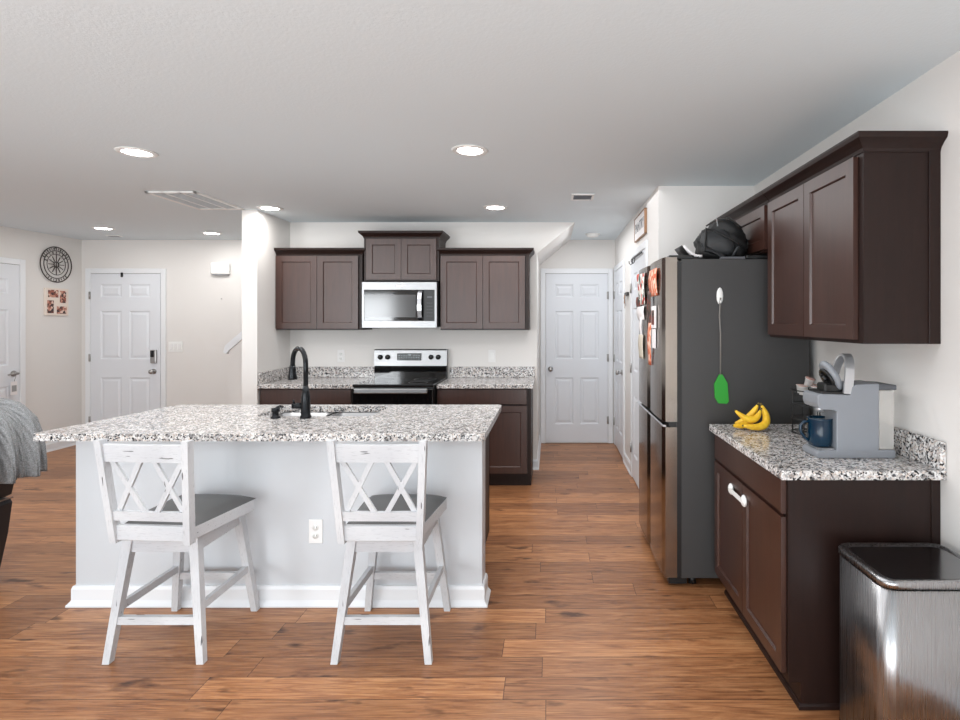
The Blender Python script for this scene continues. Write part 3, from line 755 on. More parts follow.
# ------------------------------------------------------------------ outlets
def outlet(x, y, z, label, rocker=False):
    t = thing('outlet' if not rocker else 'light_switch', label, 'outlet' if not rocker else 'light switch', (x, y, z))
    MB().box(x-0.036, x+0.036, y-0.006, y, z-0.062, z+0.062, 0.003, 2).build('plate', 'plate', t)
    if rocker:
        MB().box(x-0.016, x+0.016, y-0.009, y-0.004, z-0.033, z+0.033, 0.002, 1).build('rocker', 'white_plastic', t)
    else:
        for dz in (-0.021, 0.021):
            s_ = MB().lathe([(0.016, 0), (0.016, -0.002), (0.001, -0.002)], (x, y-0.006, z+dz), 18, 'y').build('socket', 'white_plastic', t)
            MB().box(x-0.008, x-0.006, y-0.0088, y-0.0078, z+dz-0.004, z+dz+0.006).box(x+0.006, x+0.008, y-0.0088, y-0.0078, z+dz-0.004, z+dz+0.006).build('slot', 'slot', s_)
outlet(-2.07, YK, 1.125, 'white outlet on the back wall left of the range')
outlet(-0.575, YK, 1.125, 'white switch plate on the back wall right of the range', True)

# ------------------------------------------------------------------ island
t = thing('kitchen_island', 'kitchen island base with white back panel and dark cabinets behind', 'kitchen island', (-1.40, 3.2, 0))
MB().box(-2.46, -0.352, 2.88, 3.02, 0, 0.877).build('back_panel', 'panel', t)
MB().sweep([(-2.46, 3.02), (-2.46, 2.88), (-0.352, 2.88), (-0.352, 3.02)], [(0, 0), (0.03, 0), (0.03, 0.008), (0.018, 0.022), (0.014, 0.03), (0.014, 0.085), (0.009, 0.10), (0, 0.102)], 1).build('baseboard', 'trim', t)
mb = MB()
for a in ((-2.42, -0.40, 3.02, 3.04, 0.10, 0.876), (-2.42, -0.40, 3.642, 3.66, 0.10, 0.876), (-2.42, -2.40, 3.02, 3.66, 0.10, 0.876), (-0.42, -0.40, 3.02, 3.66, 0.10, 0.876), (-2.42, -0.40, 3.02, 3.66, 0.09, 0.11), (-2.40, -0.42, 3.02, 3.57, 0, 0.10)): mb.box(*a)
mb.build('cabinet_body', 'espresso_end', t)
for k in range(5):
    xx = -2.415+k*0.402
    MB().slab((xx+0.396, 3.661, 0.125), (-1, 0, 0), (0, 0, 1), 0.39, 0.73, 0.019, [(0.055, 0.055, 0.335, 0.675)], SH).build('door', 'espresso', t)
# worktop with a sink cut-out (rounded)
t = thing('countertop', 'long speckled granite island worktop with sink cut-out', 'countertop', (-1.41, 3.2, 0.878))
X0, X1, Y0, Y1 = -2.475, -0.322, 2.74, 3.71
SX0, SX1, SY0, SY1 = -1.735, -1.045, 3.25, 3.625
def rrect(x0, x1, y0, y1, r, n=6):
    out = []
    for cx, cy, a0 in ((x1-r, y0+r, -PI/2), (x1-r, y1-r, 0), (x0+r, y1-r, PI/2), (x0+r, y0+r, PI)):
        for k in range(n+1): a = a0+PI/2*k/n; out.append((cx+r*math.cos(a), cy+r*math.sin(a)))
    return out
mb = MB(); bm = mb.b
def skew(loop):   # the slab's left end runs very slightly out of square
    return [(p[0]-0.095*(Y1-p[1])/(Y1-Y0) if p[0] < -2 else p[0], p[1]) for p in loop]
outer, inner = skew(rrect(X0, X1, Y0, Y1, 0.03)), rrect(SX0, SX1, SY0, SY1, 0.05)
rings = []
for loop, zz in ((outer, 0.912), (outer, 0.878), (inner, 0.878), (inner, 0.914)):
    rings.append([bm.verts.new((p[0], p[1], zz)) for p in loop])
oi = [bm.verts.new((p[0]*1, p[1], 0.914)) for p in skew(rrect(X0+0.003, X1-0.003, Y0+0.003, Y1-0.003, 0.028))]
loops = [oi] + rings
for A, B in zip(loops, loops[1:]+[loops[0]]):
    n = len(A)
    for k in range(n): bm.faces.new((A[k], A[(k+1) % n], B[(k+1) % n], B[k]))
mb.build('slab', 'granite', t)
# sink
t = thing('sink', 'double bowl stainless undermount sink in the island worktop', 'sink', (-1.39, 3.43, 0.70))
for a, b in ((SX0-0.012, -1.405), (-1.375, SX1+0.012)):
    mb = MB(); bm = mb.b; lp = []
    for ins, zz in ((0.0, 0.876), (0.012, 0.872), (0.022, 0.72), (0.045, 0.70)):
        lp.append([bm.verts.new((p[0], p[1], zz)) for p in rrect(a+ins, b-ins, SY0-0.012+ins, SY1+0.012-ins, 0.05)])
    for A, B in zip(lp, lp[1:]):
        for k in range(len(A)): bm.faces.new((A[k], A[(k+1) % len(A)], B[(k+1) % len(A)], B[k])).smooth = True
    bm.faces.new(lp[-1])
    bs = mb.build('basin', 'steel', t, solid=0.002)
    MB().lathe([(0.04, 0.7015), (0.036, 0.704), (0.001, 0.702)], ((a+b)/2, 3.44, 0), 24).build('drain', 'chrome', bs)
MB().box(-1.405, -1.375, SY0-0.012, SY1+0.012, 0.84, 0.872, 0.004, 1).build('divider', 'steel', t)
# faucet
fx, fy = -1.404, 3.19
t = thing('faucet', 'tall black gooseneck kitchen faucet on the island', 'faucet', (fx, fy, 0.914))
MB().lathe([(0.031, 0.914), (0.031, 0.925), (0.026, 0.93), (0.025, 1.03), (0.021, 1.06), (0.014, 1.10), (0.001, 1.10)], (fx, fy, 0), 24).build('body', 'black_metal', t)
dx, dy = -0.142, 0.145
arc = [(fx, fy, 1.06), (fx, fy, 1.22)]
for k in range(1, 13):
    a = PI*k/12; q = (1-math.cos(a))/2
    arc.append((fx+dx*q, fy+dy*q, 1.22+0.088*math.sin(a)+(0.004)))
arc.append((fx+dx*1.02, fy+dy*1.02, 1.20))
MB().tube(arc, 0.0135, 16).build('gooseneck', 'black_metal', t)
MB().lathe([(0.001, 1.205), (0.016, 1.205), (0.018, 1.19), (0.026, 1.132), (0.026, 1.12), (0.001, 1.12)], (fx+dx*1.02, fy+dy*1.02, 0), 20).build('spray_head', 'black_metal', t)
hd = MB().tube([(fx-0.02, fy, 0.985), (fx-0.075, fy, 0.985)], 0.017, 16).build('handle', 'black_metal', t)
MB().tube([(fx-0.066, fy, 0.995), (fx-0.070, fy-0.004, 1.02)], [0.006, 0.005], 8).build('lever', 'black_metal', hd)
t = thing('soap_dispenser', 'short black soap dispenser left of the faucet', 'soap dispenser', (-1.578, 3.19, 0.914))
MB().lathe([(0.027, 0.914), (0.027, 0.921), (0.018, 0.926), (0.017, 0.95), (0.022, 0.952), (0.022, 0.972), (0.001, 0.975)], (-1.578, 3.19, 0), 20).build('base', 'black_metal', t)
MB().tube([(-1.578, 3.19, 0.968), (-1.578, 3.24, 0.974), (-1.578, 3.275, 0.966)], 0.008, 10).build('nozzle', 'black_metal', t)
t = outlet(-1.214, 2.88, 0.382, 'white outlet on the white island panel between the two stools')

# ------------------------------------------------------------------ counter stools
def make_stool():
    root = thing('counter_stool', '', 'stool', (0, 0, 0), 'counter stools at the island')
    sw = bpy.data.objects.new('seat_frame', None)
    # base: four splayed tapering legs, aprons, rungs
    top = {}; foot = {}
    for sx in (-1, 1):
        for sy in (-1, 1):
            tp = Vector((sx*0.142, sy*0.165+0.0, 0.53)); ft = Vector((sx*0.202, sy*0.218, 0.0))
            top[sx, sy] = tp; foot[sx, sy] = ft
            mb = MB().bar(ft, tp, 0.030, 0.030, 0.040, 0.040, flatz=True)
            mb.build('leg', 'distressed_up', root)
    L = lambda sx, sy, z: foot[sx, sy]+(top[sx, sy]-foot[sx, sy])*(z/0.53)
    for sy in (-1, 1): MB().bar(L(-1, sy, 0.492), L(1, sy, 0.492), 0.065, 0.02, xd=(0, 0, 1)).build('apron', 'distressed', root)
    for sx in (-1, 1): MB().bar(L(sx, -1, 0.492), L(sx, 1, 0.492), 0.065, 0.02, xd=(0, 0, 1)).build('apron', 'distressed', root)
    MB().bar(L(-1, -1, 0.175), L(1, -1, 0.175), 0.034, 0.022, xd=(0, 0, 1)).build('foot_rail', 'distressed', root)
    MB().bar(L(-1, 1, 0.185), L(1, 1, 0.185), 0.034, 0.02, xd=(0, 0, 1)).build('foot_rail', 'distressed', root)
    for sx in (-1, 1): MB().bar(L(sx, -1, 0.225), L(sx, 1, 0.225), 0.034, 0.02, xd=(0, 0, 1)).build('foot_rail', 'distressed', root)
    MB().lathe([(0.11, 0.518), (0.11, 0.535), (0.001, 0.535)], (0, -0.02, 0), 24).build('swivel_plate', 'nickel', root)
    return root
def stool_top(root, rot, dx=0.0):
    """seat and back; turned by rot about the swivel"""
    R = Matrix.Translation((dx, 0, 0)) @ Matrix.Rotation(rot, 4, 'Z')
    def put(mb, name, m, parent=root):
        bmesh.ops.transform(mb.b, matrix=R, verts=mb.b.verts)
        return mb.build(name, m, parent, shift=(0, 0, 0))
    yb_, yf_ = -0.235, 0.175
    # seat frame
    mb = MB()
    bw, fw = 0.165, 0.20
    P = [(-bw, yb_), (bw, yb_), (fw, yf_-0.02), (fw-0.02, yf_), (-fw+0.02, yf_), (-fw, yf_-0.02)]
    mb.prism(P, 'z', 0.537, 0.588); put(mb, 'seat_frame', 'distressed')
    # upholstered pad, slightly crowned
    rows = []
    for j in range(13):
        v = j/12; y = yb_+0.012+(yf_-yb_-0.014)*v; hw = (bw+(fw-bw)*v)-0.002
        row = []
        for i in range(15):
            u = -1+2*i/14
            ex = (1-abs(u)**6)*(1-abs(2*v-1)**8)
            row.append((hw*u, y, 0.588+0.026*ex**0.5+0.014*(1-u*u)*(1-(2*v-1)**2)))
        rows.append(row)
    mb = MB().sheet(rows)
    mb.prism([(-bw, yb_+0.012), (bw, yb_+0.012), (fw-0.002, yf_-0.02), (fw-0.02, yf_-0.002), (-fw+0.02, yf_-0.002), (-fw+0.002, yf_-0.02)], 'z', 0.585, 0.589)
    put(mb, 'seat', 'cushion')
    # back posts (lean back and flare)
    y0_, y1_ = yb_-0.012, yb_-0.062
    def post(z):
        k = (z-0.528)/(0.975-0.528); return 0.165+0.027*k, y0_+(y1_-y0_)*k
    for sx in (-1, 1):
        a, ya_ = post(0.528); b, yb2 = post(0.975)
        mb = MB().bar((sx*a, ya_, 0.528), (sx*b, yb2, 0.975), 0.029, 0.036, xd=(1, 0, 0), flatz=True)
        put(mb, 'back_post', 'distressed_up')
    def rail(z0, z1, th, bow, name):
        pts = []
        n = 8; g = []
        for i in range(n+1):
            u = -1+2*i/n
            c0, yy0 = post(z0); c1, yy1 = post(z1); q = bow*(1-u*u)
            g.append(((c0*u, yy0+q, z0-0.004*(1-u*u)), (c1*u, yy1+q, z1-0.006*(1-u*u))))
        mb = MB()
        Fv = [[mb.b.verts.new((p[0], p[1]+s_*th/2, p[2])) for p in pr] for pr in g for s_ in (-1,)]
        Bv = [[mb.b.verts.new((p[0], p[1]+th/2, p[2])) for p in pr] for pr in g]
        for i in range(n):
            for A in (Fv, Bv): mb.b.faces.new((A[i][0], A[i+1][0], A[i+1][1], A[i][1]))
            for k in (0, 1): mb.b.faces.new((Fv[i][k], Fv[i+1][k], Bv[i+1][k], Bv[i][k]))
        put(mb, name, 'distressed')
    rail(0.882, 0.958, 0.020, 0.014, 'top_rail')
    rail(0.626, 0.667, 0.020, 0.012, 'lower_rail')
    mb = MB().box(-0.160, 0.160, yb_-0.022, yb_-0.001, 0.537, 0.603, 0.003, 1); put(mb, 'rear_apron', 'distressed')
    # two X crosses
    for c in (-0.5, 0.5):
        for sgn in (-1, 1):
            z0, z1 = 0.655, 0.892
            a0, ya_ = post(z0); a1, yb2 = post(z1)
            p0 = (a0*(c-0.36*sgn), ya_+0.010, z0); p1 = (a1*(c+0.36*sgn), yb2+0.012, z1)
            mb = MB().bar(p0, p1, 0.021, 0.012+0.001*sgn, xd=(1, 0, 0.0)); put(mb, 'cross_bar', 'distressed_up')
    return root
st = make_stool()
st2 = copy_tree(st)
stool_top(st, math.radians(-4.0), 0.028); stool_top(st2, math.radians(-0.5), 0.008)
st.location = (-1.703, 2.61, 0); st2.location = (-0.724, 2.61, 0)
st['label'] = 'distressed white counter stool at the left end of the island, seat turned slightly right'
st2['label'] = 'distressed white counter stool right of the island outlet'

# ------------------------------------------------------------------ refrigerator
t = thing('refrigerator', 'four-door stainless refrigerator with grey sides against the pantry wall', 'refrigerator', (1.03, 3.53, 0))
Y0, Y1 = 3.065, 3.975; XD = 0.622
MB().box(0.725, 1.435, Y0, Y1, 0.05, 1.815, 0.004, 1).build('body', 'fridge_side', t)
MB().box(0.70, 0.7265, Y0+0.002, Y1-0.01, 0.06, 1.80).build('gasket', 'black', t)
ym = (Y0+Y1)/2+0.01
def fdoor(y0, y1, z0, z1):
    mb = MB(); n = 8; r = 0.012
    # slightly convex front
    P = []
    for k in range(n+1):
        v = k/n; yy = y0+(y1-y0)*v
        P.append((XD+0.012-0.010*math.sin(PI*(0.08+0.84*v)) if 0 < k < n else XD+0.016, yy))
    P = [(0.702, y0)] + P + [(0.702, y1)]
    mb.prism(P, 'z', z0, z1)
    return mb.build('door', 'steel_fridge', t)
ua = fdoor(Y0, ym-0.003, 0.915, 1.825); ub = fdoor(ym+0.003, Y1, 0.915, 1.825)
la = fdoor(Y0, ym-0.003, 0.055, 0.885); lb = fdoor(ym+0.003, Y1, 0.055, 0.885)
for d_, a, b in ((la, Y0+0.004, ym-0.006), (lb, ym+0.006, Y1-0.004)):
    MB().box(XD+0.002, XD+0.022, a, b, 0.885, 0.898, 0.002, 1).build('handle_edge', 'chrome', d_)
MB().box(XD+0.035, 0.70, Y0+0.005, Y1-0.005, 0.886, 0.914).build('handle_recess', 'black', t)
for yy in (Y0+0.05, Y1-0.05): MB().box(0.66, 0.80, yy-0.035, yy+0.035, 1.815, 1.838, 0.006, 2).build('hinge_cover', 'black', t)
MB().box(0.95, 1.08, Y0+0.0, Y0+0.05, 1.815, 1.828, 0.003, 1).build('rear_hinge_cover', 'grey_dark', t)
for yy in (Y0+0.06, Y1-0.06):
    for xx in (0.80, 1.38): MB().tube([(xx, yy, 0), (xx, yy, 0.05)], 0.022, 12).build('foot', 'black', t)
MB().box(0.66, 0.76, Y0+0.02, Y0+0.06, 0.012, 0.055).build('lower_hinge', 'black', t)

# papers and magnets on the refrigerator doors
def paper(name, label, cat, y0, y1, z0, z1, m, curl=0.008, lean=0.0, group=None):
    rows = []
    for i in range(9):
        v = i/8
        rows.append([(XD-0.003-curl*(math.sin(v*2.6)**2)*(0.6+0.4*u)-0.002*(j % 2), y0+(y1-y0)*u+lean*(1-v), z0+(z1-z0)*v) for j, u in enumerate((0, 0.33, 0.66, 1))])
    o = MB().sheet(rows).build(name, m, solid=0.001)
    return tag(o, label, cat, group)
paper('child_drawing', 'white card with red and green print on the far refrigerator door', 'paper', 3.62, 3.83, 1.58, 1.79, 'red_print', 0.012)
paper('magnet', 'small red magnet at the top corner of the far refrigerator door', 'magnet', 3.86, 3.93, 1.75, 1.80, mat('red_magnet', srgb(205, 70, 50), 0.5), 0.003)
paper('photo_strip', 'dark photo strip below the red and white card on the refrigerator', 'paper', 3.80, 3.95, 1.56, 1.64, 'dark_print', 0.006)
paper('note', 'white note on the far refrigerator door above the beige ticket', 'paper', 3.64, 3.90, 1.48, 1.57, 'paper', 0.01)
paper('ribbon', 'long white ribbon hanging down from the note on the refrigerator', 'ribbon', 3.72, 3.78, 1.36, 1.50, 'paper', 0.01, 0.01)
paper('ticket', 'beige ticket lowest on the far refrigerator door', 'paper', 3.68, 3.84, 1.22, 1.38, 'paper_beige', 0.008)
paper('flyer', 'orange flyer at the top of the near refrigerator door', 'paper', 3.20, 3.42, 1.62, 1.78, 'orange_print', 0.011)
paper('photo_strip', 'narrow dark and orange photo strip beneath the orange flyer', 'paper', 3.38, 3.48, 1.44, 1.66, 'dark_print', 0.01)
paper('photo_strip', 'long orange photo strip hanging low beside the door gap of the refrigerator', 'paper', 3.37, 3.46, 1.20, 1.46, 'orange_print', 0.01, 0.02)
t = thing('notepad', 'white and dark notepad clipped on the near refrigerator door', 'notepad', (XD, 3.28, 1.5))
MB().box(XD-0.012, XD-0.001, 3.235, 3.345, 1.43, 1.56, 0.002, 1).build('pad', 'paper', t)
MB().box(XD-0.0135, XD-0.011, 3.25, 3.33, 1.45, 1.535).build('page', 'dark_print', t)
MB().box(XD-0.008, XD-0.001, 3.25, 3.34, 1.31, 1.425, 0.002, 1).build('lower_pad', 'paper', t)

# green swatter on the refrigerator side
t = thing('hanging_swatter', 'green plastic paddle with long thin grey handle hung on refrigerator side', 'swatter', (0.937, Y0, 1.4))
MB().tube([(0.939, Y0-0.010, 1.60), (0.936, Y0-0.010, 1.575), (0.933, Y0-0.010, 1.50), (0.939, Y0-0.010, 1.40), (0.938, Y0-0.010, 1.17)], 0.0045, 8).build('handle', 'cord', t)
mb = MB().tube([(0.933, Y0-0.010, 1.50), (0.942, Y0-0.010, 1.57)], 0.002, 6); mb.build('loop', 'cord', t)
mb = MB().prism([(0.930, 1.178), (0.948, 1.178), (0.976, 1.13), (0.983, 1.03), (0.972, 1.016), (0.925, 1.020), (0.907, 1.05), (0.903, 1.125)], 'y', Y0-0.014, Y0-0.006)
mb.build('paddle', 'green', t)
t = thing('adhesive_hook', 'white oval adhesive hook on the grey refrigerator side', 'hook', (0.937, Y0, 1.6))
MB().blob((0.937, Y0-0.003, 1.61), (0.019, 0.006, 0.048), 2).build('hook_plate', 'white_plastic', t)
MB().tube([(0.937, Y0-0.006, 1.58), (0.937, Y0-0.016, 1.572), (0.937, Y0-0.018, 1.585)], 0.004, 8).build('hook_tip', 'white_plastic', t)

# ------------------------------------------------------------------ things on the refrigerator
ZT = 1.816
def lump(d):
    return 1+0.10*math.sin(5.1*d.x+2*d.z)+0.06*math.sin(9*d.y+3*d.x)+0.05*math.sin(13*d.z+7*d.x)
t = thing('backpack', 'black nylon bag slumped on top of the refrigerator', 'bag', (1.03, 3.32, ZT))
def flat(d):
    k = lump(d); return k
mb = MB().blob((1.035, 3.33, ZT+0.118), (0.145, 0.16, 0.135), 4, flat)
for v in mb.b.verts: v.co.z = max(v.co.z, ZT+0.002)
mb.build('body', 'fabric_black', t)
mb = MB().blob((0.985, 3.21, ZT+0.105), (0.11, 0.05, 0.075), 3, lump, xf=Matrix.Rotation(0.28, 4, 'Y'))
for v in mb.b.verts: v.co.z = max(v.co.z, ZT+0.002)
mb.build('front_pocket', 'fabric_grey', t)
g = []
for i in range(9):
    v = i/8; g.append([(0.878+0.02*u+0.105*u*1.0+0.004*math.sin(6*v), 3.17+0.05*v, ZT+0.055+0.125*v-0.075*u*(0.5+0.5*v)+0.01*math.sin(5*u+4*v)) for u in [j/6 for j in range(7)]])
MB().sheet(g).build('side_flap', 'fabric_grey', t, solid=0.004)
MB().tube([(0.88, 3.15, ZT+0.05), (0.898, 3.19, ZT+0.19), (0.95, 3.16, ZT+0.165), (1.04, 3.135, ZT+0.11), (1.10, 3.14, ZT+0.06)], 0.006, 8).build('strap', 'fabric_black', t)
MB().tube([(0.92, 3.27, ZT+0.215), (0.97, 3.24, ZT+0.25), (1.04, 3.22, ZT+0.255), (1.12, 3.24, ZT+0.20)], 0.005, 8).build('zip', 'slot', t)
MB().bar((0.955, 3.19, ZT+0.25), (0.962, 3.185, ZT+0.20), 0.006, 0.003).build('zip_pull', 'chrome', t)
MB().tube([(1.03, 3.15, ZT+0.012), (1.06, 3.14, ZT+0.07), (1.085, 3.145, ZT+0.085)], 0.007, 8).build('side_strap', 'fabric_grey', t)
t = thing('folder_stack', 'white papers in a black folder beside the bag on the refrigerator', 'papers', (0.83, 3.3, ZT))
MB().box(0.76, 0.872, 3.165, 3.36, ZT+0.001, ZT+0.02, 0.003, 1).build('folder', 'black', t)
g = [[(0.765+0.105*u, 3.17+0.17*v, ZT+0.085-0.055*u-0.02*math.sin(3*u)) for u in [k/8 for k in range(9)]] for v in (0, 0.5, 1)]
MB().sheet(g).build('paper', 'paper', t, solid=0.014)
g = [[(0.752+0.10*u, 3.168+0.18*v, ZT+0.088-0.06*u-0.03*math.sin(3*u)) for u in [k/8 for k in range(9)]] for v in (0, 0.5, 1)]
MB().sheet(g).build('cover', 'black', t, solid=0.004)
tag(MB().box(1.09, 1.43, 3.075, 3.13, ZT+0.001, ZT+0.022, 0.004, 1).build('tray', 'black'), 'flat black tray right of the bag on the refrigerator', 'tray')

# ------------------------------------------------------------------ coffee machine
t = thing('coffee_machine', 'grey pod coffee machine with raised silver handle on the right counter', 'coffee machine', (1.22, 2.33, 0.914))
ya, yb_ = 2.25, 2.385; zc = 0.914
def prism_b(poly, a, b, name, m, parent=t, bev=0.004):
    mb = MB().prism(poly, 'y', a, b)
    if bev:
        bmesh.ops.recalc_face_normals(mb.b, faces=mb.b.faces)
        bmesh.ops.bevel(mb.b, geom=[e for e in mb.b.edges if e.calc_face_angle(0) > 0.6], offset=bev, segments=2, profile=0.5, affect='EDGES')
    return mb.build(name, m, parent)
# tower with the overhanging brew head, in side profile (front of the machine faces -X)
prism_b([(1.335, zc+0.028), (1.163, zc+0.028), (1.163, zc+0.190), (1.148, zc+0.197), (1.112, zc+0.197), (1.092, zc+0.203), (1.085, zc+0.222), (1.085, zc+0.252), (1.098, zc+0.262), (1.218, zc+0.258), (1.225, zc+0.290), (1.240, zc+0.300), (1.335, zc+0.305)], ya, yb_, 'body', 'grey_plastic')
prism_b([(1.085, zc+0.001), (1.402, zc+0.001), (1.402, zc+0.034), (1.12, zc+0.034), (1.092, zc+0.030), (1.082, zc+0.02)], ya, yb_, 'base', 'grey_plastic')
tk = prism_b([(1.337, zc+0.035), (1.400, zc+0.035), (1.400, zc+0.275), (1.337, zc+0.275)], ya+0.006, yb_-0.006, 'water_tank', 'clear')
prism_b([(1.333, zc+0.277), (1.408, zc+0.277), (1.408, zc+0.298), (1.333, zc+0.302)], ya+0.002, yb_-0.002, 'tank_lid', 'grey_dark')
prism_b([(1.10, zc+0.259), (1.21, zc+0.255), (1.21, zc+0.268), (1.11, zc+0.271)], ya+0.01, yb_-0.01, 'brew_chamber', 'black')
MB().tube([(1.125, 2.318, zc+0.18), (1.125, 2.318, zc+0.205)], 0.016, 14).build('nozzle', 'silver_plastic', t)
MB().box(1.095, 1.16, ya+0.012, yb_-0.012, zc+0.034, zc+0.038, 0.001, 1).build('drip_grid', 'silver_plastic', t)
# opened lid: tilted grey capsule holder and silver arch handle
R = Matrix.Rotation(math.radians(34), 4, 'Y')
mb = MB().blob((0, 0, 0), (0.027, 0.056, 0.074), 3)
for v in mb.b.verts: v.co.x = max(v.co.x, -0.012)
bmesh.ops.transform(mb.b, matrix=Matrix.Translation((1.172, 2.318, zc+0.325)) @ Matrix.Rotation(math.radians(-27), 4, 'Y'), verts=mb.b.verts)
ld = mb.build('lid', 'grey_plastic', t)
mb = MB().lathe([(0.046, -0.014), (0.046, -0.022), (0.036, -0.024), (0.034, -0.018), (0.001, -0.018)], (0, 0, 0), 24, 'x')
mb.tube([(-0.018, 0, 0.005), (-0.034, 0, 0.005)], 0.012, 12); mb.tube([(-0.018, 0.02, 0.02), (-0.03, 0.02, 0.02)], 0.006, 10); mb.tube([(-0.018, -0.02, -0.02), (-0.03, -0.02, -0.02)], 0.007, 10)
bmesh.ops.transform(mb.b, matrix=Matrix.Translation((1.172, 2.318, zc+0.325)) @ Matrix.Rotation(math.radians(-27), 4, 'Y'), verts=mb.b.verts)
mb.build('lid_underside', 'black', ld)
MB().box(1.13, 1.205, ya+0.03, yb_-0.03, zc+0.262, zc+0.30, 0.006, 1).build('hinge_block', 'black', t)
pts = []
for k in range(17):
    a = PI*k/16; yy = 2.318-0.062*math.cos(a); h = math.sin(a)
    pts.append((1.210+0.024*h, yy, zc+0.262+0.155*h**0.75))
mb = MB()
ring = []
for i, p in enumerate(pts):
    a = pts[max(0, i-1)]; c = pts[min(16, i+1)]
    tv = (Vector(c)-Vector(a)).normalized(); xv = Vector((1, 0, 0)); xv = (xv-tv*xv.dot(tv)).normalized(); nv = tv.cross(xv)
    w_, th = 0.018, 0.005
    ring.append([mb.b.verts.new(Vector(p)+xv*sx*w_+nv*sy*th) for sx, sy in ((-1, -1), (1, -1), (1, 1), (-1, 1))])
for A, B in zip(ring, ring[1:]):
    for k in range(4): mb.b.faces.new((A[k], A[(k+1) % 4], B[(k+1) % 4], B[k])).smooth = False
mb.b.faces.new(ring[0][::-1]); mb.b.faces.new(ring[-1])
mb.build('handle', 'silver_plastic', t)
# power cord
tag(MB().tube([(1.40, 2.37, 0.93), (1.42, 2.39, 0.921), (1.435, 2.42, 0.921), (1.442, 2.5, 0.921), (1.44, 2.6, 0.921)], 0.004, 8).build('power_cord', 'black'), 'short black power cord on the counter behind the coffee machine', 'cord')
# mug on the drip tray
mx, my, mz = 1.127, 2.318, zc+0.0385
t = thing('mug', 'navy blue ceramic mug on the drip tray of the coffee machine', 'mug', (mx, my, mz))
MB().lathe([(0.034, 0.0), (0.044, 0.004), (0.049, 0.02), (0.0505, 0.06), (0.0505, 0.112), (0.052, 0.117), (0.047, 0.117), (0.046, 0.10), (0.045, 0.02), (0.001, 0.01)], (mx, my, mz), 32).build('cup', 'mug', t)
MB().tube([(mx-0.044, my, mz+0.10), (mx-0.066, my, mz+0.10), (mx-0.082, my, mz+0.083), (mx-0.080, my, mz+0.058), (mx-0.064, my, mz+0.034), (mx-0.045, my, mz+0.02)], 0.0065, 12).build('handle', 'mug', t)

# wire rack with pods behind the machine
cx, cy, rr, zb = 1.298, 2.76, 0.09, 0.914
t = thing('pod_rack', 'black wire pod holder rack behind the coffee machine', 'rack', (cx, cy, zb))
def circ(r, z, n=28): return [(cx+r*math.cos(2*PI*k/n), cy+r*math.sin(2*PI*k/n), z) for k in range(n)]
mb = MB()
for z, r in ((zb+0.005, rr), (zb+0.075, rr), (zb+0.145, rr), (zb+0.215, rr)): mb.tube(circ(r, z), 0.0028, 6, closed=True)
mb.build('rings', 'black', t)
mb = MB()
for k in range(8):
    a = 2*PI*k/8; p = (cx+rr*math.cos(a), cy+rr*math.sin(a)); mb.tube([(p[0], p[1], zb+0.002), (p[0], p[1], zb+0.217)], 0.0026, 6)
for k in range(4):
    a = PI*k/4; mb.tube([(cx+rr*math.cos(a), cy+rr*math.sin(a), zb+0.19), (cx-rr*math.cos(a), cy-rr*math.sin(a), zb+0.19)], 0.0022, 6)
    mb.tube([(cx+rr*math.cos(a), cy+rr*math.sin(a), zb+0.006), (cx-rr*math.cos(a), cy-rr*math.sin(a), zb+0.006)], 0.0022, 6)
mb.build('wires', 'black', t)
pod_spots = [(-0.055, -0.035, 0.196, 0.0, 'frosted coffee pod at the left front edge of the wire rack'), (0.0, -0.05, 0.196, 0.0, 'frosted coffee pod at the middle front of the wire rack'),
             (0.052, -0.03, 0.196, 0.0, 'frosted coffee pod at the right front of the wire rack'), (-0.035, 0.03, 0.196, 0.0, 'frosted coffee pod at the back left of the wire rack'),
             (0.03, 0.035, 0.196, 0.0, 'frosted coffee pod at the back right of the wire rack'), (-0.022, -0.012, 0.236, 0.35, 'frosted coffee pod tipped on top of the pod pile')]
first = None
for px_, py_, pz_, tl, lab in pod_spots:
    if first is None:
        t = thing('coffee_pod', lab, 'coffee pod', (0, 0, 0), 'coffee pods on the wire rack')
        MB().lathe([(0.017, 0), (0.018, 0.002), (0.0225, 0.038), (0.025, 0.040), (0.025, 0.042), (0.001, 0.042)], (0, 0, 0), 20).build('cup', 'pod', t)
        MB().lathe([(0.0235, 0.0421), (0.0235, 0.0428), (0.001, 0.0428)], (0, 0, 0), 20).build('foil', 'foil', t)
        first = t
    else:
        t = copy_tree(first); t['label'] = lab
    t.location = (cx+px_, cy+py_, zb+pz_); t.rotation_euler = (tl, tl*0.5, 0)

# ------------------------------------------------------------------ bananas
bx_, by_ = 1.02, 2.86
def banana_mesh(p0, p1, p2, rmax):
    pts = []; rad = []
    for k in range(17):
        u = k/16; a = Vector(p0)*(1-u)**2+Vector(p1)*2*u*(1-u)+Vector(p2)*u*u; pts.append(a)
        r = rmax*min(1, (math.sin(PI*min(1, max(0.0, u*0.93+0.05))))**0.45)
        if u < 0.12: r = rmax*(0.34+u/0.12*0.36)
        rad.append(r)
    return pts, rad
def banana(label, p0, p1, p2, r):
    pts, rad = banana_mesh(p0, p1, p2, r)
    c = pts[8]
    t = thing('banana', label, 'banana', (c.x, c.y, 0.914), 'bananas on the right counter')
    MB().tube(pts, rad, 10).build('peel', 'banana', t)
    MB().tube([Vector(p0), Vector(p0)+(Vector(p0)-pts[2]).normalized()*0.014], [rad[0]*1.02, rad[0]*0.8], 8).build('stem', 'banana_tip', t)
    e = (pts[-1]-pts[-3]).normalized(); MB().tube([pts[-1], pts[-1]+e*0.006], [rad[-1]*1.02, rad[-1]*0.6], 8).build('tip', 'banana_tip', t)
stem = (1.087, 2.872, 1.035)
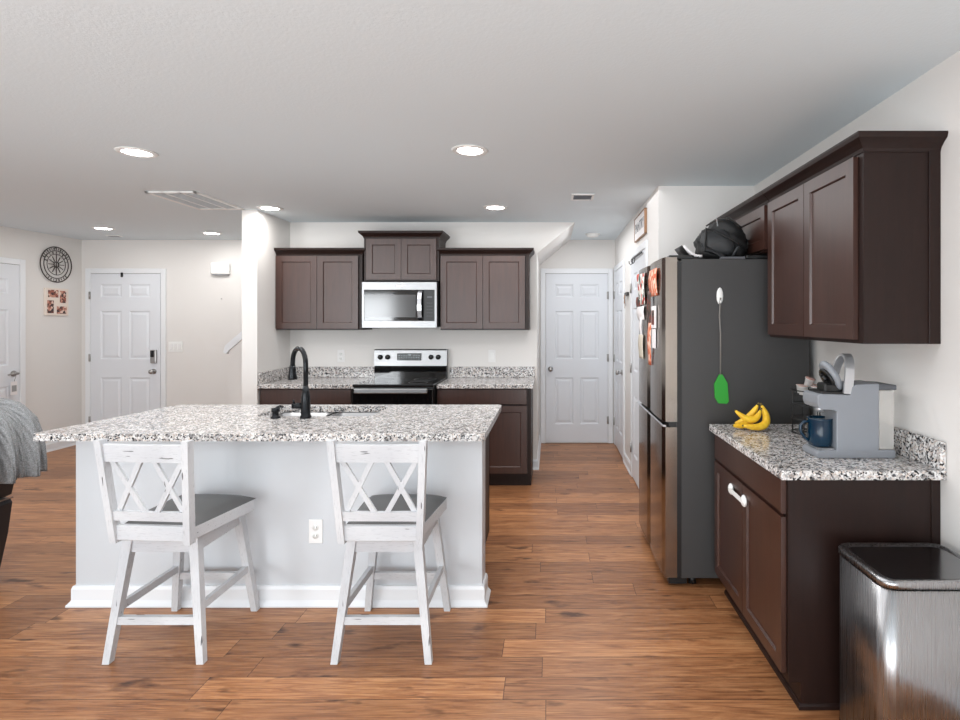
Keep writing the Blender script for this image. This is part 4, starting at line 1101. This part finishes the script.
banana('banana at the back of the bunch with its straight side showing', (stem[0]-0.008, stem[1]+0.012, stem[2]), (1.045, 2.91, 0.945), (0.97, 2.91, 0.936), 0.018)
banana('plump banana resting lowest across the front of the bunch', (stem[0]+0.006, stem[1]-0.008, stem[2]), (1.145, 2.80, 0.907), (0.975, 2.80, 0.944), 0.0205)
banana('banana lying across the top of the bunch with its tip raised', (1.075, 2.835, 1.015), (1.04, 2.815, 0.925), (0.945, 2.83, 1.015), 0.0175)
banana('banana poking out low at the left of the bunch', (1.066, 2.872, 0.985), (1.03, 2.866, 0.922), (0.935, 2.835, 0.938), 0.0175)

# ------------------------------------------------------------------ trash can
t = thing('trash_can', 'tall rectangular stainless trash can beside the base cabinet', 'trash can', (1.26, 1.88, 0))
X0, X1, Y0, Y1 = 1.045, 1.44, 1.735, 2.05
def loft(name, m, layers, parent, capb=True):
    mb = MB(); L_ = []
    for ins, z, r in layers: L_.append([mb.b.verts.new((p[0], p[1], z)) for p in rrect(X0+ins, X1-ins, Y0+ins, Y1-ins, max(0.004, r), 8)])
    for A, B in zip(L_, L_[1:]):
        for k in range(len(A)):
            mb.b.faces.new((A[k], A[(k+1) % len(A)], B[(k+1) % len(A)], B[k])).smooth = True
    mb.b.faces.new(L_[0][::-1]); mb.b.faces.new(L_[-1]); o = mb.build(name, m, parent)
    return o
loft('base', 'black', [(0.004, 0, 0.045), (0.004, 0.03, 0.045)], t)
loft('body', 'steel_can', [(0.004, 0.031, 0.048), (0.004, 0.625, 0.048)], t)
loft('rim', 'black', [(0.010, 0.625, 0.045), (0.010, 0.632, 0.045)], t)
mb = None
def lid_():
    mb = MB(); L_ = []
    for ins, z, r in [(0.0, 0.632, 0.05), (0.0, 0.648, 0.05), (0.005, 0.655, 0.048), (0.016, 0.656, 0.042), (0.024, 0.650, 0.036)]:
        L_.append([mb.b.verts.new((p[0], p[1], z)) for p in rrect(X0+ins, X1-ins, Y0+ins, Y1-ins, r, 8)])
    for A, B in zip(L_, L_[1:]):
        for k in range(len(A)): mb.b.faces.new((A[k], A[(k+1) % len(A)], B[(k+1) % len(A)], B[k])).smooth = True
    mb.b.faces.new(L_[0][::-1]); mb.b.faces.new(L_[-1]); return mb.build('lid', 'steel_can', t)
ld = lid_()
MB().prism(rrect(X0+0.03, X1-0.03, Y0+0.03, Y1-0.03, 0.032, 8), 'z', 0.6495, 0.6505).build('lid_panel', make_steel('lid_panel_steel', srgb(128, 128, 130), 0.16), ld)

# ------------------------------------------------------------------ sofa and throw
sx = -3.2
t = thing('sofa', 'charcoal leather recliner sofa seen from behind at the left edge', 'sofa', (-3.6, 2.6, 0))
SY0_, SY1_ = 1.25, 3.20
low = [(x_+0.02, z_) for x_, z_ in [(-3.19, 0.05), (-3.145, 0.25), (-3.12, 0.43), (-3.135, 0.455), (-3.45, 0.455), (-3.55, 0.05)]]
MB().prism(low, 'y', SY0_, SY1_).build('back_base', 'leather', t)
up = [(-3.135, 0.46), (-3.105, 0.475), (-3.075, 0.60), (-3.03, 0.66), (-3.0, 0.76), (-3.01, 0.86), (-3.07, 0.93), (-3.17, 0.965), (-3.28, 0.95), (-3.37, 0.88), (-3.42, 0.74), (-3.43, 0.46)]
mb = MB().prism(up, 'y', SY0_, SY1_); mb.build('backrest', 'leather', t)
MB().tube([(-3.098, SY0_, 0.457), (-3.098, SY1_, 0.457)], 0.005, 8).build('seam', 'piping', t)
MB().box(-4.05, -3.44, SY0_+0.2, SY1_-0.2, 0.12, 0.46, 0.05, 3).build('seat', 'leather', t)
for a in (SY0_, SY1_-0.2): MB().box(-4.1, -3.40, a+0.002, a+0.198, 0.05, 0.62, 0.05, 3).build('armrest', 'leather', t)
for xx in (-4.0, -3.3):
    for yy in (SY0_+0.1, SY1_-0.1): MB().box(xx-0.03, xx+0.03, yy-0.03, yy+0.03, 0, 0.055).build('foot', 'black', t)
# throw: sheet draped over the backrest with folds running down
prof = [(-3.47, 0.60), (-3.455, 0.75), (-3.41, 0.88), (-3.31, 0.975), (-3.18, 1.00), (-3.07, 0.975), (-2.995, 0.915), (-2.955, 0.83), (-2.935, 0.74), (-2.93, 0.66), (-2.935, 0.60)]
def sample(u):
    k = u*(len(prof)-1); i = min(int(k), len(prof)-2); f = k-i
    a = Vector(prof[i]); b = Vector(prof[i+1]); p = a.lerp(b, f); d = (b-a).normalized(); return p, Vector((-d.y, d.x))
g = []
NU, NV = 46, 90
for j in range(NV+1):
    y = 2.30+(3.235-2.30)*j/NV
    tv = (y-2.30)
    umax = 0.975 + 0.02*math.sin(9*tv) - (0.0 if y > 3.02 else -0.02)
    row = []
    for i in range(NU+1):
        u = umax*i/NU; p, n = sample(u)
        amp = 0.040*max(0, (u-0.25))**0.6 if u > 0.25 else 0.004
        f = amp*(math.sin(2*PI*y/0.105+2.2*u+1.4*math.sin(y*11))+0.45*math.sin(2*PI*y/0.047+3*u))
        q = p+n*(f+0.014)
        row.append((q.x, y+0.02*math.sin(5*u), max(q.y, 0.5)))
    g.append(row)
th = MB().sheet(g).build('throw_blanket', 'knit', solid=0.012)
tag(th, 'grey ribbed knit throw draped over the sofa back', 'blanket')
